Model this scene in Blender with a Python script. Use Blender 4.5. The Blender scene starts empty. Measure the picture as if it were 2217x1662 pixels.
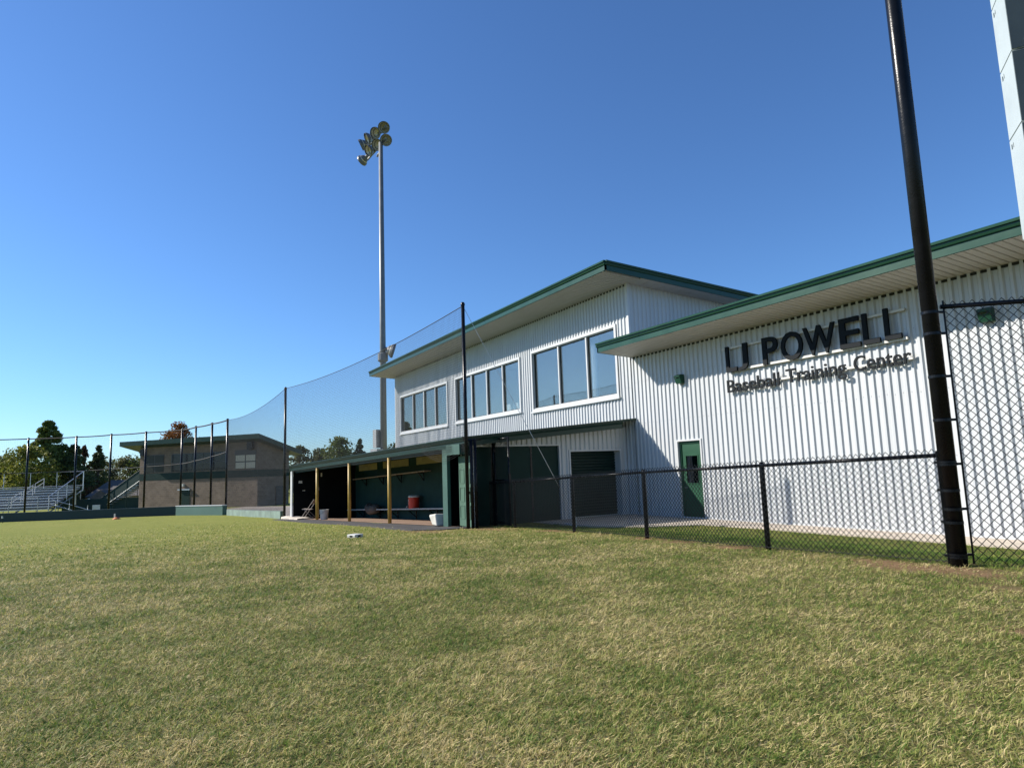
import bpy, math, random
import numpy as np
from mathutils import Vector, Matrix
random.seed(7); RNG = np.random.default_rng(7)
scene = bpy.context.scene
COL = scene.collection
EYE = (0.0, 0.0, 1.6)
# ------------------------------------------------------------------ camera
cam_d = bpy.data.cameras.new('camera'); cam = bpy.data.objects.new('camera', cam_d); COL.objects.link(cam)
_r = Vector((0.4897375, 0.8711916, -0.0343845)); _u = Vector((0.1270432, -0.0322891, 0.9913715)); _f = Vector((-0.8625643, 0.4898802, 0.1264922))
M = Matrix.Identity(4)
for i in range(3):
    M[i][0] = _r[i]; M[i][1] = _u[i]; M[i][2] = -_f[i]; M[i][3] = EYE[i]
cam.matrix_world = M
cam_d.sensor_width = 36; cam_d.lens = 23.11; cam_d.clip_start = 0.05; cam_d.clip_end = 3000
scene.camera = cam
# ------------------------------------------------------------------ sky, sun, exposure
SUN = Vector((0.85, 1.0, -0.83)).normalized()          # the way the light travels
w = bpy.data.worlds.new('World'); scene.world = w; w.use_nodes = True
nt = w.node_tree; bg = nt.nodes['Background']
sky = nt.nodes.new('ShaderNodeTexSky'); sky.sky_type = 'NISHITA'; sky.sun_disc = False
sky.sun_elevation = math.asin(-SUN.z); sky.sun_rotation = math.atan2(-SUN.x, -SUN.y) % (2*math.pi)
sky.air_density = 1.0; sky.dust_density = 0.15; sky.ozone_density = 6.0; sky.altitude = 0
wb = nt.nodes.new('ShaderNodeMix'); wb.data_type = 'RGBA'; wb.blend_type = 'MULTIPLY'; wb.inputs[0].default_value = 1.0; wb.inputs[7].default_value = (0.66, 0.83, 1.0, 1)   # camera white balance, even over the whole sky
nt.links.new(sky.outputs[0], wb.inputs[6]); nt.links.new(wb.outputs[2], bg.inputs['Color']); bg.inputs['Strength'].default_value = 0.110
sun_d = bpy.data.lights.new('sun', 'SUN'); sun_d.energy = 5.0; sun_d.angle = math.radians(0.53); sun_d.color = (1.0, 0.94, 0.85)
sun_o = bpy.data.objects.new('sun', sun_d); COL.objects.link(sun_o); sun_o.rotation_euler = SUN.to_track_quat('-Z', 'Y').to_euler(); sun_o.location = (-20, -20, 40)
vs = scene.view_settings; vs.view_transform = 'Standard'; vs.look = 'None'; vs.gamma = 1.0; vs.use_curve_mapping = False; vs.exposure = 0.6
scene.render.resolution_x = 1024; scene.render.resolution_y = 767

# ------------------------------------------------------------------ materials
MATS = {}
def mat(name, col, rough=0.6, metal=0.0, var=0.0, vscale=3.0, bump=0.0, bscale=60.0, spec=0.5, col2=None, stretch=None, coat=0.0):
    if name in MATS: return MATS[name]
    m = bpy.data.materials.new(name); m.use_nodes = True; MATS[name] = m
    n = m.node_tree.nodes; l = m.node_tree.links; b = n['Principled BSDF']
    b.inputs['Base Color'].default_value = (*col, 1); b.inputs['Roughness'].default_value = rough; b.inputs['Metallic'].default_value = metal
    b.inputs['Specular IOR Level'].default_value = spec; b.inputs['Coat Weight'].default_value = coat
    if var or col2 or bump:
        g = n.new('ShaderNodeNewGeometry'); mp = n.new('ShaderNodeMapping'); l.new(g.outputs['Position'], mp.inputs[0])
        if stretch: mp.inputs['Scale'].default_value = stretch
    if var or col2:
        t = n.new('ShaderNodeTexNoise'); t.inputs['Scale'].default_value = vscale; t.inputs['Detail'].default_value = 6; t.inputs['Roughness'].default_value = 0.62
        l.new(mp.outputs[0], t.inputs['Vector'])
        cr = n.new('ShaderNodeValToRGB'); cr.color_ramp.elements[0].position = 0.32; cr.color_ramp.elements[1].position = 0.68
        c2 = col2 or tuple(min(1, c*(1+var)) for c in col)
        c1 = col if col2 else tuple(c*(1-var) for c in col)
        cr.color_ramp.elements[0].color = (*c1, 1); cr.color_ramp.elements[1].color = (*c2, 1)
        l.new(t.outputs['Fac'], cr.inputs[0]); l.new(cr.outputs[0], b.inputs['Base Color'])
        rr = n.new('ShaderNodeMapRange'); rr.inputs['To Min'].default_value = max(0.02, rough-0.08); rr.inputs['To Max'].default_value = min(1, rough+0.08)
        l.new(t.outputs['Fac'], rr.inputs['Value']); l.new(rr.outputs[0], b.inputs['Roughness'])
    if bump:
        t2 = n.new('ShaderNodeTexNoise'); t2.inputs['Scale'].default_value = bscale; t2.inputs['Detail'].default_value = 4; l.new(mp.outputs[0], t2.inputs['Vector'])
        bp = n.new('ShaderNodeBump'); bp.inputs['Strength'].default_value = bump; bp.inputs['Distance'].default_value = 0.02
        l.new(t2.outputs['Fac'], bp.inputs['Height']); l.new(bp.outputs[0], b.inputs['Normal'])
    return m
white_metal = mat('white_metal', (0.50, 0.515, 0.52), 0.42, 0.0, 0.05, 0.8, 0.05, 3.0, stretch=(2.5, 2.5, 0.25))
white_trim = mat('white_trim', (0.53, 0.54, 0.54), 0.4, 0, 0.04, 2)
soffit_m = mat('soffit_metal', (0.46, 0.44, 0.40), 0.5, 0, 0.04, 2)
green_metal = mat('green_metal', (0.015, 0.058, 0.035), 0.30, 0, 0.12, 1.5, 0.08, 4.0, spec=0.3)
green_fascia = mat('green_fascia', (0.008, 0.034, 0.022), 0.32, 0, 0.12, 1.5, 0.08, 4.0, spec=0.25)
green_paint = mat('green_paint', (0.024, 0.078, 0.059), 0.6, 0, 0.15, 2.5, 0.1, 30)
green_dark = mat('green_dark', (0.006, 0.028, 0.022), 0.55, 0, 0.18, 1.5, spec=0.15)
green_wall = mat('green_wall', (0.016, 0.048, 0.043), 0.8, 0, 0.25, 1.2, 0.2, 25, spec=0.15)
green_door = mat('green_door', (0.005, 0.062, 0.028), 0.45, 0, 0.1, 2)
green_panel = mat('green_panel_door', (0.058, 0.125, 0.085), 0.55, 0, 0.1, 3)
shutter_m = mat('shutter_metal', (0.006, 0.022, 0.018), 0.45, 0.0, 0.15, 2, spec=0.2)
black_coat = mat('black_vinyl', (0.0055, 0.006, 0.0075), 0.28, 0, 0.3, 5, 0.1, 40, spec=0.22)
black_wire = mat('black_wire', (0.006, 0.0065, 0.008), 0.4, 0, spec=0.3)
net_m = mat('net_cord', (0.012, 0.013, 0.016), 0.8)
steel = mat('galvanised', (0.33, 0.35, 0.36), 0.45, 0.6, 0.15, 3)
mast_m = mat('mast_steel', (0.17, 0.18, 0.185), 0.5, 0.25, 0.12, 2)
alu = mat('aluminium', (0.55, 0.57, 0.60), 0.38, 0.7, 0.1, 3)
concrete = mat('concrete', (0.50, 0.43, 0.345), 0.9, 0, 0.13, 2.2, 0.15, 30)
dirt = mat('dugout_dirt', (0.27, 0.17, 0.11), 0.95, 0, 0.2, 4, 0.5, 20)
paving = mat('dark_paving', (0.055, 0.05, 0.047), 0.85, 0, 0.3, 3, 0.3, 40)
yellow = mat('yellow_paint', (0.40, 0.24, 0.04), 0.5, 0, 0.0, 4, col2=(0.55, 0.36, 0.08))
sign_m = mat('sign_dark', (0.006, 0.009, 0.012), 0.7, spec=0.2)
rail_m = mat('sign_rail', (0.60, 0.58, 0.53), 0.5)
screw_m = mat('screw', (0.30, 0.31, 0.32), 0.5, 0.4)
dark_in = mat('dark_interior', (0.02, 0.024, 0.024), 0.9)
wood = mat('bench_wood', (0.30, 0.24, 0.17), 0.7, 0, 0.2, 8)
bench_top = mat('bench_plank', (0.40, 0.41, 0.40), 0.6, 0, 0.15, 6)
clear_corr = mat('yellowed_sheet', (0.33, 0.29, 0.13), 0.6, 0, 0.2, 3)
red_p = mat('red_plastic', (0.60, 0.040, 0.015), 0.4)
white_p = mat('white_plastic', (0.60, 0.59, 0.54), 0.5, 0, 0.06, 6)
bag_m = mat('bag_cloth', (0.10, 0.085, 0.07), 0.9, 0, 0.3, 9)
chair_m = mat('chair_metal', (0.20, 0.17, 0.15), 0.45, 0.3)
canvas = mat('canvas', (0.50, 0.44, 0.36), 0.9, 0, 0.2, 6, 0.3, 20)
orange = mat('orange_plastic', (0.65, 0.16, 0.02), 0.5)
board_light = mat('cabinet_pale', (0.40, 0.45, 0.45), 0.45, 0, 0.06, 1.2, 0.12, 9)
board_dark = mat('cabinet_dark', (0.035, 0.05, 0.055), 0.5, 0, 0.15, 2)
bark = mat('bark', (0.07, 0.05, 0.035), 0.9, 0, 0.3, 4)
house_wall = mat('house_wall', (0.32, 0.27, 0.21), 0.8, 0, 0.1, 1)
house_roof = mat('house_roof', (0.085, 0.075, 0.07), 0.9, 0, 0.2, 2)
blind = mat('window_blind', (0.58, 0.52, 0.40), 0.8)
room_m = mat('room_wall', (0.72, 0.72, 0.70), 0.9)
cloth_m = mat('curtain_cloth', (0.62, 0.66, 0.68), 0.8, 0, 0.1, 6)
reflector = mat('lamp_reflector', (0.55, 0.52, 0.42), 0.35, 0.35)
lamp_back = mat('lamp_housing', (0.12, 0.13, 0.14), 0.45, 0.3)
def glass_mat(name, refl, tint, gcol=(0.86, 0.93, 1.0), rough=0.015):
    m = bpy.data.materials.new(name); m.use_nodes = True; n = m.node_tree.nodes; l = m.node_tree.links
    n.remove(n['Principled BSDF']); o = n['Material Output']
    t = n.new('ShaderNodeBsdfTransparent'); t.inputs[0].default_value = (*tint, 1)
    g = n.new('ShaderNodeBsdfGlossy'); g.inputs['Roughness'].default_value = rough; g.inputs['Color'].default_value = (*gcol, 1)
    lw = n.new('ShaderNodeLayerWeight'); lw.inputs[0].default_value = 0.35
    mr = n.new('ShaderNodeMapRange'); mr.inputs['To Min'].default_value = refl*0.75; mr.inputs['To Max'].default_value = min(1, refl*1.5)
    l.new(lw.outputs['Fresnel'], mr.inputs['Value'])
    mx = n.new('ShaderNodeMixShader'); l.new(mr.outputs[0], mx.inputs[0]); l.new(t.outputs[0], mx.inputs[1]); l.new(g.outputs[0], mx.inputs[2])
    nz = n.new('ShaderNodeTexNoise'); nz.inputs['Scale'].default_value = 0.7; gg = n.new('ShaderNodeNewGeometry'); l.new(gg.outputs['Position'], nz.inputs['Vector'])
    bp = n.new('ShaderNodeBump'); bp.inputs['Strength'].default_value = 0.05; bp.inputs['Distance'].default_value = 0.05; l.new(nz.outputs['Fac'], bp.inputs['Height']); l.new(bp.outputs[0], g.inputs['Normal'])
    l.new(mx.outputs[0], o.inputs['Surface']); return m
glass = glass_mat('tinted_glass', 0.22, (0.88, 0.92, 0.93), (0.95, 0.86, 0.76))
glass_dark = glass_mat('dark_glass', 0.22, (0.2, 0.22, 0.23))
def block_mat():
    m = bpy.data.materials.new('split_block'); m.use_nodes = True; n = m.node_tree.nodes; l = m.node_tree.links; b = n['Principled BSDF']; b.inputs['Roughness'].default_value = 0.95
    uv = n.new('ShaderNodeUVMap'); br = n.new('ShaderNodeTexBrick'); l.new(uv.outputs[0], br.inputs['Vector'])
    br.inputs['Scale'].default_value = 1.0; br.inputs['Brick Width'].default_value = 0.4; br.inputs['Row Height'].default_value = 0.2; br.inputs['Mortar Size'].default_value = 0.008
    br.inputs['Color1'].default_value = (0.150, 0.108, 0.078, 1); br.inputs['Color2'].default_value = (0.205, 0.150, 0.110, 1); br.inputs['Mortar'].default_value = (0.21, 0.172, 0.138, 1)
    nz = n.new('ShaderNodeTexNoise'); nz.inputs['Scale'].default_value = 1.3; nz.inputs['Detail'].default_value = 8; l.new(uv.outputs[0], nz.inputs['Vector'])
    mx = n.new('ShaderNodeMix'); mx.data_type = 'RGBA'; mx.blend_type = 'OVERLAY'; mx.inputs[0].default_value = 0.35
    l.new(br.outputs['Color'], mx.inputs[6]); l.new(nz.outputs['Fac'], mx.inputs[7]); l.new(mx.outputs[2], b.inputs['Base Color'])
    bp = n.new('ShaderNodeBump'); bp.inputs['Strength'].default_value = 0.5; bp.inputs['Distance'].default_value = 0.02; bp.invert = True; l.new(br.outputs['Fac'], bp.inputs['Height']); l.new(bp.outputs[0], b.inputs['Normal'])
    return m
block = block_mat()

# ------------------------------------------------------------------ mesh helpers
ORG = {}
def V(*a): return Vector(a)
class MB:
    def __init__(s): s.v = []; s.f = []; s.sm = False
    def add(s, vs_, fs):
        o = len(s.v); s.v += [tuple(p) for p in vs_]; s.f += [tuple(i+o for i in f) for f in fs]; return s
    def box(s, a, b):
        x0, y0, z0 = a; x1, y1, z1 = b
        return s.add([(x0,y0,z0),(x1,y0,z0),(x1,y1,z0),(x0,y1,z0),(x0,y0,z1),(x1,y0,z1),(x1,y1,z1),(x0,y1,z1)],
                     [(0,3,2,1),(4,5,6,7),(0,1,5,4),(1,2,6,5),(2,3,7,6),(3,0,4,7)])
    def obox(s, c, ax, ay, az):                     # centre and three half axes
        c, ax, ay, az = Vector(c), Vector(ax), Vector(ay), Vector(az)
        p = [c+ax*i+ay*j+az*k for k in (-1,1) for i, j in ((-1,-1),(1,-1),(1,1),(-1,1))]
        return s.add(p, [(0,3,2,1),(4,5,6,7),(0,1,5,4),(1,2,6,5),(2,3,7,6),(3,0,4,7)])
    def bar(s, p, q, wd, h, up=(0,0,1)):            # rectangular bar from p to q
        p, q, up = Vector(p), Vector(q), Vector(up); d = (q-p).normalized(); sd = d.cross(up).normalized(); u = sd.cross(d).normalized()
        return s.obox((p+q)/2, (q-p)/2, sd*wd/2, u*h/2)
    def tube(s, pts, r, n=8, cap=True):
        pts = [Vector(p) for p in pts]; rs = r if isinstance(r, (list, tuple)) else [r]*len(pts); rings = []; o = len(s.v)
        d0 = (pts[1]-pts[0]).normalized(); up = Vector((0,0,1)) if abs(d0.z) < 0.9 else Vector((1,0,0)); a = d0.cross(up).normalized()
        for i, p in enumerate(pts):
            d = ((pts[min(i+1,len(pts)-1)]-pts[max(i-1,0)])).normalized(); a = (a-d*a.dot(d)).normalized(); b = d.cross(a)
            for k in range(n):
                t = 2*math.pi*k/n; s.v.append(tuple(p+(a*math.cos(t)+b*math.sin(t))*rs[i]))
        for i in range(len(pts)-1):
            for k in range(n): s.f.append((o+i*n+k, o+i*n+(k+1)%n, o+(i+1)*n+(k+1)%n, o+(i+1)*n+k))
        if cap and n > 2: s.f.append(tuple(o+k for k in range(n))[::-1]); s.f.append(tuple(o+(len(pts)-1)*n+k for k in range(n)))
        return s
    def lathe(s, base, axis, prof, n=16):           # prof: (radius, height along axis)
        base, ax = Vector(base), Vector(axis).normalized(); up = Vector((0,0,1)) if abs(ax.z) < 0.9 else Vector((1,0,0)); a = ax.cross(up).normalized(); b = ax.cross(a); o = len(s.v)
        for r, h in prof:
            for k in range(n):
                t = 2*math.pi*k/n; s.v.append(tuple(base+ax*h+(a*math.cos(t)+b*math.sin(t))*max(r,1e-4)))
        for i in range(len(prof)-1):
            for k in range(n): s.f.append((o+i*n+k, o+(i+1)*n+k, o+(i+1)*n+(k+1)%n, o+i*n+(k+1)%n))
        return s
    def extr(s, prof, p, q, out, up=(0,0,1)):       # closed profile (out, up) swept from p to q
        p, q, out, up = Vector(p), Vector(q), Vector(out), Vector(up); n = len(prof); o = len(s.v)
        for e in (p, q):
            for a, b in prof: s.v.append(tuple(e+out*a+up*b))
        for k in range(n): s.f.append((o+k, o+(k+1)%n, o+n+(k+1)%n, o+n+k))
        s.f.append(tuple(range(o, o+n))[::-1]); s.f.append(tuple(range(o+n, o+2*n)))
        return s
    def build(s, name, m, parent=None, off=None, smooth=False, kind=None, label=None):
        me = bpy.data.meshes.new(name); org = ORG.get(parent, Vector((0,0,0))) if parent else Vector((0,0,0))
        o_ = org if off is None else org+Vector(off)
        me.from_pydata([tuple(Vector(p)-o_) for p in s.v], [], s.f); me.update()
        if smooth: me.polygons.foreach_set('use_smooth', [True]*len(me.polygons))
        me.materials.append(m)
        return link(name, me, parent, off, kind, label)
def link(name, me, parent=None, off=None, kind=None, label=None):
    o = bpy.data.objects.new(name, me); COL.objects.link(o)
    if parent: o.parent = parent; ORG[o] = ORG.get(parent, Vector((0,0,0))) + (Vector(off) if off is not None else Vector((0,0,0)))
    if off is not None: o.location = off
    if kind: o['kind'] = kind
    if label: o['label'] = label
    return o
def tag(o, label=None, cat=None, group=None, kind=None):
    if label: o['label'] = label
    if cat: o['category'] = cat
    if group: o['group'] = group
    if kind: o['kind'] = kind
    return o
def thing(name, loc, label, cat, group=None):
    o = bpy.data.objects.new(name, None); COL.objects.link(o); o.location = loc; o.empty_display_size = 0.2; ORG[o] = Vector(loc)
    return tag(o, label, cat, group)
def solo(mb, name, m, loc, label, cat, group=None, smooth=False):      # a thing that is one mesh
    me = bpy.data.meshes.new(name); me.from_pydata([tuple(Vector(p)-Vector(loc)) for p in mb.v], [], mb.f); me.update(); me.materials.append(m)
    if smooth: me.polygons.foreach_set('use_smooth', [True]*len(me.polygons))
    o = link(name, me); o.location = loc; ORG[o] = Vector(loc); return tag(o, label, cat, group)
def np_mesh(name, verts, faces_flat, per):          # quick mesh from numpy, all faces of `per` corners
    me = bpy.data.meshes.new(name); nv = len(verts); nf = len(faces_flat)//per
    me.vertices.add(nv); me.vertices.foreach_set('co', np.asarray(verts, np.float32).ravel())
    me.loops.add(nf*per); me.loops.foreach_set('vertex_index', np.asarray(faces_flat, np.int32))
    me.polygons.add(nf); me.polygons.foreach_set('loop_start', np.arange(0, nf*per, per, dtype=np.int32)); me.polygons.foreach_set('loop_total', np.full(nf, per, np.int32))
    me.update(calc_edges=True); return me

# ------------------------------------------------------------------ the lie of the land
KX = np.array([-400, -120, -80, -58, -47, -32.5, -25, -17.7, -12.1, -9.4, -6.5, -4, 0, 8, 400.])
KZ = np.array([-1.6, -1.5, -1.2, -0.95, -0.80, -0.42, -0.22, -0.02, 0.16, 0.25, 0.34, 0.40, 0.46, 0.50, 0.5])
APX = np.array([-17.0, -14.4, -13.3, -12.5, -11.0, 6.0]); APY = np.array([10.2, 10.6, 11.3, 12.6, 12.8, 12.75])   # front edge of the concrete apron
def ground(x, y):
    x = np.asarray(x, float); y = np.asarray(y, float)
    g = np.interp(x, KX, KZ)
    yf = 8.8-(x+17.7)*0.095; ya = np.interp(x, APX, APY)
    t = np.clip((y-yf)/np.maximum(ya-0.6-yf, 0.3), 0, 1); t = t*t*(3-2*t)
    side = np.clip((x+17.6)/1.2, 0, 1)
    g2 = g+(-0.03-g)*t
    g = g*(1-side)+g2*side
    dug = np.clip((x+33.0)/.3, 0, 1)*np.clip((-17.35-x)/.3, 0, 1)*np.clip((y-(7.72+(x+17.45)*.0885)-.02)/.12, 0, 1)*np.clip((11.5-y)/.5, 0, 1)
    g = g-0.45*dug
    b = (np.sin(x*0.9+y*0.6)+np.sin(x*0.37-y*1.1+2))*0.006
    return g+b*(np.abs(x) < 60)
def gz(x, y): return float(ground(x, y))
def dirtmask(x, y):
    yf = 8.8-(x+17.7)*0.095
    d = np.abs(y-yf+0.03)
    wob = -0.06+0.22*(np.sin(x*2.3)*np.sin(x*0.9+1)+0.5*np.sin(x*5.1))+.05*np.sin(x*17+y*9)
    m = np.clip((0.20+wob-d)/0.22, 0, 1)*((x > -18) & (x < -3.5))
    for cx, cy, rx, ry in ((-4.0, 7.25, 1.0, 0.35), (-3.35, 8.1, 0.5, 0.3), (-2.0, 5.0, 0.5, 0.18), (-15.5, 8.0, 1.3, 0.5), (-16.6, 6.6, 1.4, 0.5), (-3.0, 6.6, 0.7, 0.12)):
        q = np.sqrt(((x-cx)/rx)**2+((y-cy)/ry)**2)+0.25*np.sin(x*7+y*5)
        m = np.maximum(m, np.clip(1.35-q, 0, 1)*0.8)
    return m
def graded(a, b, core0, core1, step, grow=1.25):
    xs = list(np.arange(core0, core1+1e-6, step)); d = step
    while xs[-1] < b: d *= grow; xs.append(xs[-1]+d)
    d = step; lo = [core0]
    while lo[-1] > a: d *= grow; lo.append(lo[-1]-d)
    return np.array(lo[:0:-1]+xs)
def make_ground():
    xs = graded(-900, 900, -34, 6, 0.25, 1.18); ys = graded(-900, 900, -10, 14, 0.25, 1.2)
    X, Y = np.meshgrid(xs, ys); Z = ground(X, Y); nx, ny = len(xs), len(ys)
    v = np.stack([X, Y, Z], -1).reshape(-1, 3); i = np.arange(nx*ny).reshape(ny, nx)
    f = np.stack([i[:-1,:-1], i[:-1,1:], i[1:,1:], i[1:,:-1]], -1).reshape(-1)
    me = np_mesh('ground', v, f, 4); me.polygons.foreach_set('use_smooth', [True]*len(me.polygons))
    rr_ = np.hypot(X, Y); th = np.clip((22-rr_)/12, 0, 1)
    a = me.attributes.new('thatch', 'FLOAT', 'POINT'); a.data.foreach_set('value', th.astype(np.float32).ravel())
    a = me.attributes.new('dirt', 'FLOAT', 'POINT'); a.data.foreach_set('value', dirtmask(X, Y).astype(np.float32).ravel())
    m = bpy.data.materials.new('turf'); m.use_nodes = True; n = m.node_tree.nodes; l = m.node_tree.links; b = n['Principled BSDF']; b.inputs['Roughness'].default_value = 1.0; b.inputs['Specular IOR Level'].default_value = 0.1
    g = n.new('ShaderNodeNewGeometry')
    def noise(sc, det=5, st=(1,1,1)):
        mp = n.new('ShaderNodeMapping'); mp.inputs['Scale'].default_value = st; l.new(g.outputs['Position'], mp.inputs[0])
        t = n.new('ShaderNodeTexNoise'); t.inputs['Scale'].default_value = sc; t.inputs['Detail'].default_value = det; t.inputs['Roughness'].default_value = 0.65; l.new(mp.outputs[0], t.inputs['Vector']); return t
    def ramp(t, stops):
        r = n.new('ShaderNodeValToRGB'); e = r.color_ramp.elements; e[0].position, e[0].color = stops[0][0], (*stops[0][1], 1); e[1].position, e[1].color = stops[-1][0], (*stops[-1][1], 1)
        for p, c in stops[1:-1]: k = e.new(p); k.color = (*c, 1)
        l.new(t.outputs['Fac'], r.inputs[0]); return r
    def mix(f_, a_, b_, bt='MIX'):
        k = n.new('ShaderNodeMix'); k.data_type = 'RGBA'; k.blend_type = bt
        if isinstance(f_, float): k.inputs[0].default_value = f_
        else: l.new(f_, k.inputs[0])
        l.new(a_, k.inputs[6]); l.new(b_, k.inputs[7]); return k.outputs[2]
    big = ramp(noise(0.35, 6), [(0.3, (0.185, 0.22, 0.038)), (0.5, (0.25, 0.26, 0.05)), (0.7, (0.33, 0.30, 0.078))])
    fine = ramp(noise(38, 4), [(0.3, (0.08, 0.11, 0.018)), (0.55, (0.24, 0.25, 0.06)), (0.75, (0.46, 0.41, 0.14))])
    mid_ = ramp(noise(2.6, 8), [(0.32, (0.12, 0.17, 0.028)), (0.52, (0.25, 0.26, 0.055)), (0.72, (0.40, 0.36, 0.11))])
    far = mix(0.45, mix(0.5, big.outputs[0], mid_.outputs[0]), fine.outputs[0])
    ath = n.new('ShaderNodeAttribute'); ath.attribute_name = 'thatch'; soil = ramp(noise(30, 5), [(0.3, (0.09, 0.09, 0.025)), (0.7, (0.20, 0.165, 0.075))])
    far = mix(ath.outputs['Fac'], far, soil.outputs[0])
    at = n.new('ShaderNodeAttribute'); at.attribute_name = 'dirt'
    dn = ramp(noise(9, 6), [(0.3, (0.20, 0.105, 0.055)), (0.7, (0.34, 0.21, 0.12))])
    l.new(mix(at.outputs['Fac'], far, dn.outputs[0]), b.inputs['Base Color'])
    bp = n.new('ShaderNodeBump'); bp.inputs['Strength'].default_value = 0.9; bp.inputs['Distance'].default_value = 0.03; l.new(noise(55, 3).outputs['Fac'], bp.inputs['Height']); l.new(bp.outputs[0], b.inputs['Normal'])
    me.materials.append(m); o = link('ground', me); o['kind'] = 'structure'; o['label'] = 'mown bermuda turf, olive green and straw coloured'
make_ground()

def grass_allowed(x, y):
    ya = np.interp(x, APX, APY)
    ok = ~((y > ya-0.02) & (x > -17.0))
    ok &= ~((x < -16.2) & (y > 6.35+(x+34)*0.02))            # dugout and its paving
    return ok
def make_grass():
    r = np.empty(0); lo, hi, rc = 1.7, 36.0, 3.4
    rr = np.linspace(lo, hi, 4000); pdf = rr*np.minimum(1, (rc/rr)**1.75); cdf = np.cumsum(pdf); cdf /= cdf[-1]
    NT, PER = 66000, 7                                        # tufts, blades in each
    r = np.interp(RNG.random(NT), cdf, rr); a0 = math.atan2(_f.y, _f.x); a = a0+(RNG.random(NT)-0.5)*2*0.80
    tx, ty = r*np.cos(a), r*np.sin(a)
    k = grass_allowed(tx, ty) & (RNG.random(NT) > np.clip((r-9)/17, 0, 1)); dm = dirtmask(tx, ty); k &= RNG.random(NT) > dm*0.93
    tx, ty, r = tx[k], ty[k], r[k]; NT = len(tx)
    tsz = (0.55+0.9*RNG.random(NT)**1.6); tcol = RNG.random(NT); tdir = RNG.random(NT)*2*np.pi
    rep = lambda q: np.repeat(q, PER)
    N = NT*PER; r = rep(r); sp = np.abs(RNG.normal(size=N))*0.013*(1+0.05*r); th = rep(tdir)+RNG.normal(size=N)*1.1; oa = RNG.random(N)*2*np.pi
    x = rep(tx)+np.cos(oa)*sp; y = rep(ty)+np.sin(oa)*sp
    L = (0.022+0.034*RNG.random(N)**1.4)*rep(tsz)*(1+0.03*r)
    lean = 0.65+0.95*RNG.random(N)
    wd = np.maximum(0.0026, 0.00050*r)*(0.7+0.6*RNG.random(N))
    z = ground(x, y)-0.004
    dx, dy = np.cos(th), np.sin(th); sx, sy = -dy, dx
    tw = (RNG.random(N)-0.5)*1.2; sx2, sy2 = np.cos(th+1.57+tw), np.sin(th+1.57+tw)
    h1 = L*0.55*np.cos(lean*0.6); d1 = L*0.55*np.sin(lean*0.6); h2 = h1+L*0.45*np.cos(lean*1.25); d2 = d1+L*0.45*np.sin(lean*1.25)
    v = np.empty((N, 5, 3), np.float32)
    v[:,0] = np.stack([x-sx*wd/2, y-sy*wd/2, z], -1); v[:,1] = np.stack([x+sx*wd/2, y+sy*wd/2, z], -1)
    v[:,2] = np.stack([x+dx*d1+sx2*wd/2, y+dy*d1+sy2*wd/2, z+h1], -1); v[:,3] = np.stack([x+dx*d1-sx2*wd/2, y+dy*d1-sy2*wd/2, z+h1], -1)
    v[:,4] = np.stack([x+dx*d2, y+dy*d2, z+h2], -1)
    b = (np.arange(N)*5)[:,None]
    f = np.concatenate([b+np.array([[0,1,2]]), b+np.array([[0,2,3]]), b+np.array([[3,2,4]])], 1).ravel()
    # a flat under-layer of short single-triangle blades
    NB = 520000; rb = np.interp(RNG.random(NB), cdf, rr); ab = a0+(RNG.random(NB)-0.5)*2*0.80; bx, by = rb*np.cos(ab), rb*np.sin(ab)
    kb = grass_allowed(bx, by) & (RNG.random(NB) > np.clip((rb-13)/22, 0, 1)) & (RNG.random(NB) > dirtmask(bx, by)*0.95); bx, by, rb = bx[kb], by[kb], rb[kb]; NB = len(bx)
    tb = RNG.random(NB)*2*np.pi; lb = (0.018+0.026*RNG.random(NB))*(1+0.03*rb); wb_ = np.maximum(0.0030, 0.00062*rb)*(0.7+0.6*RNG.random(NB)); lnb = 0.75+0.75*RNG.random(NB); bz_ = ground(bx, by)-0.002
    vb = np.empty((NB, 3, 3), np.float32); vb[:,0] = np.stack([bx+np.sin(tb)*wb_/2, by-np.cos(tb)*wb_/2, bz_], -1); vb[:,1] = np.stack([bx-np.sin(tb)*wb_/2, by+np.cos(tb)*wb_/2, bz_+0.003], -1)
    vb[:,2] = np.stack([bx+np.cos(tb)*lb*np.sin(lnb), by+np.sin(tb)*lb*np.sin(lnb), bz_+lb*np.cos(lnb)+0.004], -1)
    me = np_mesh('grass', np.concatenate([v.reshape(-1,3), vb.reshape(-1,3)]), np.concatenate([f, N*5+np.arange(NB*3)]), 3)
    lush_shaded = lambda X_, Y_: np.where((Y_ > 8.95-(X_+17.7)*0.095) & (X_ > -17), 0.42, 1.0)  # greener turf behind the fence, its slope shade put into the colour too
    rnd = np.concatenate([np.repeat((0.45*RNG.random(N)+0.55*rep(tcol))*lush_shaded(x, y), 5), np.repeat(RNG.random(NB)*lush_shaded(bx, by), 3)]).astype(np.float32)
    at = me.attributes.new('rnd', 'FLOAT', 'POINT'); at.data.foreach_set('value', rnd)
    m = bpy.data.materials.new('grass_blade'); m.use_nodes = True; n = m.node_tree.nodes; l = m.node_tree.links; bs = n['Principled BSDF']; bs.inputs['Roughness'].default_value = 0.6; bs.inputs['Specular IOR Level'].default_value = 0.25
    g = n.new('ShaderNodeNewGeometry'); t = n.new('ShaderNodeTexNoise'); t.inputs['Scale'].default_value = 1.1; t.inputs['Detail'].default_value = 7; t.inputs['Roughness'].default_value = 0.7; l.new(g.outputs['Position'], t.inputs['Vector'])
    ar = n.new('ShaderNodeAttribute'); ar.attribute_name = 'rnd'
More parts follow.
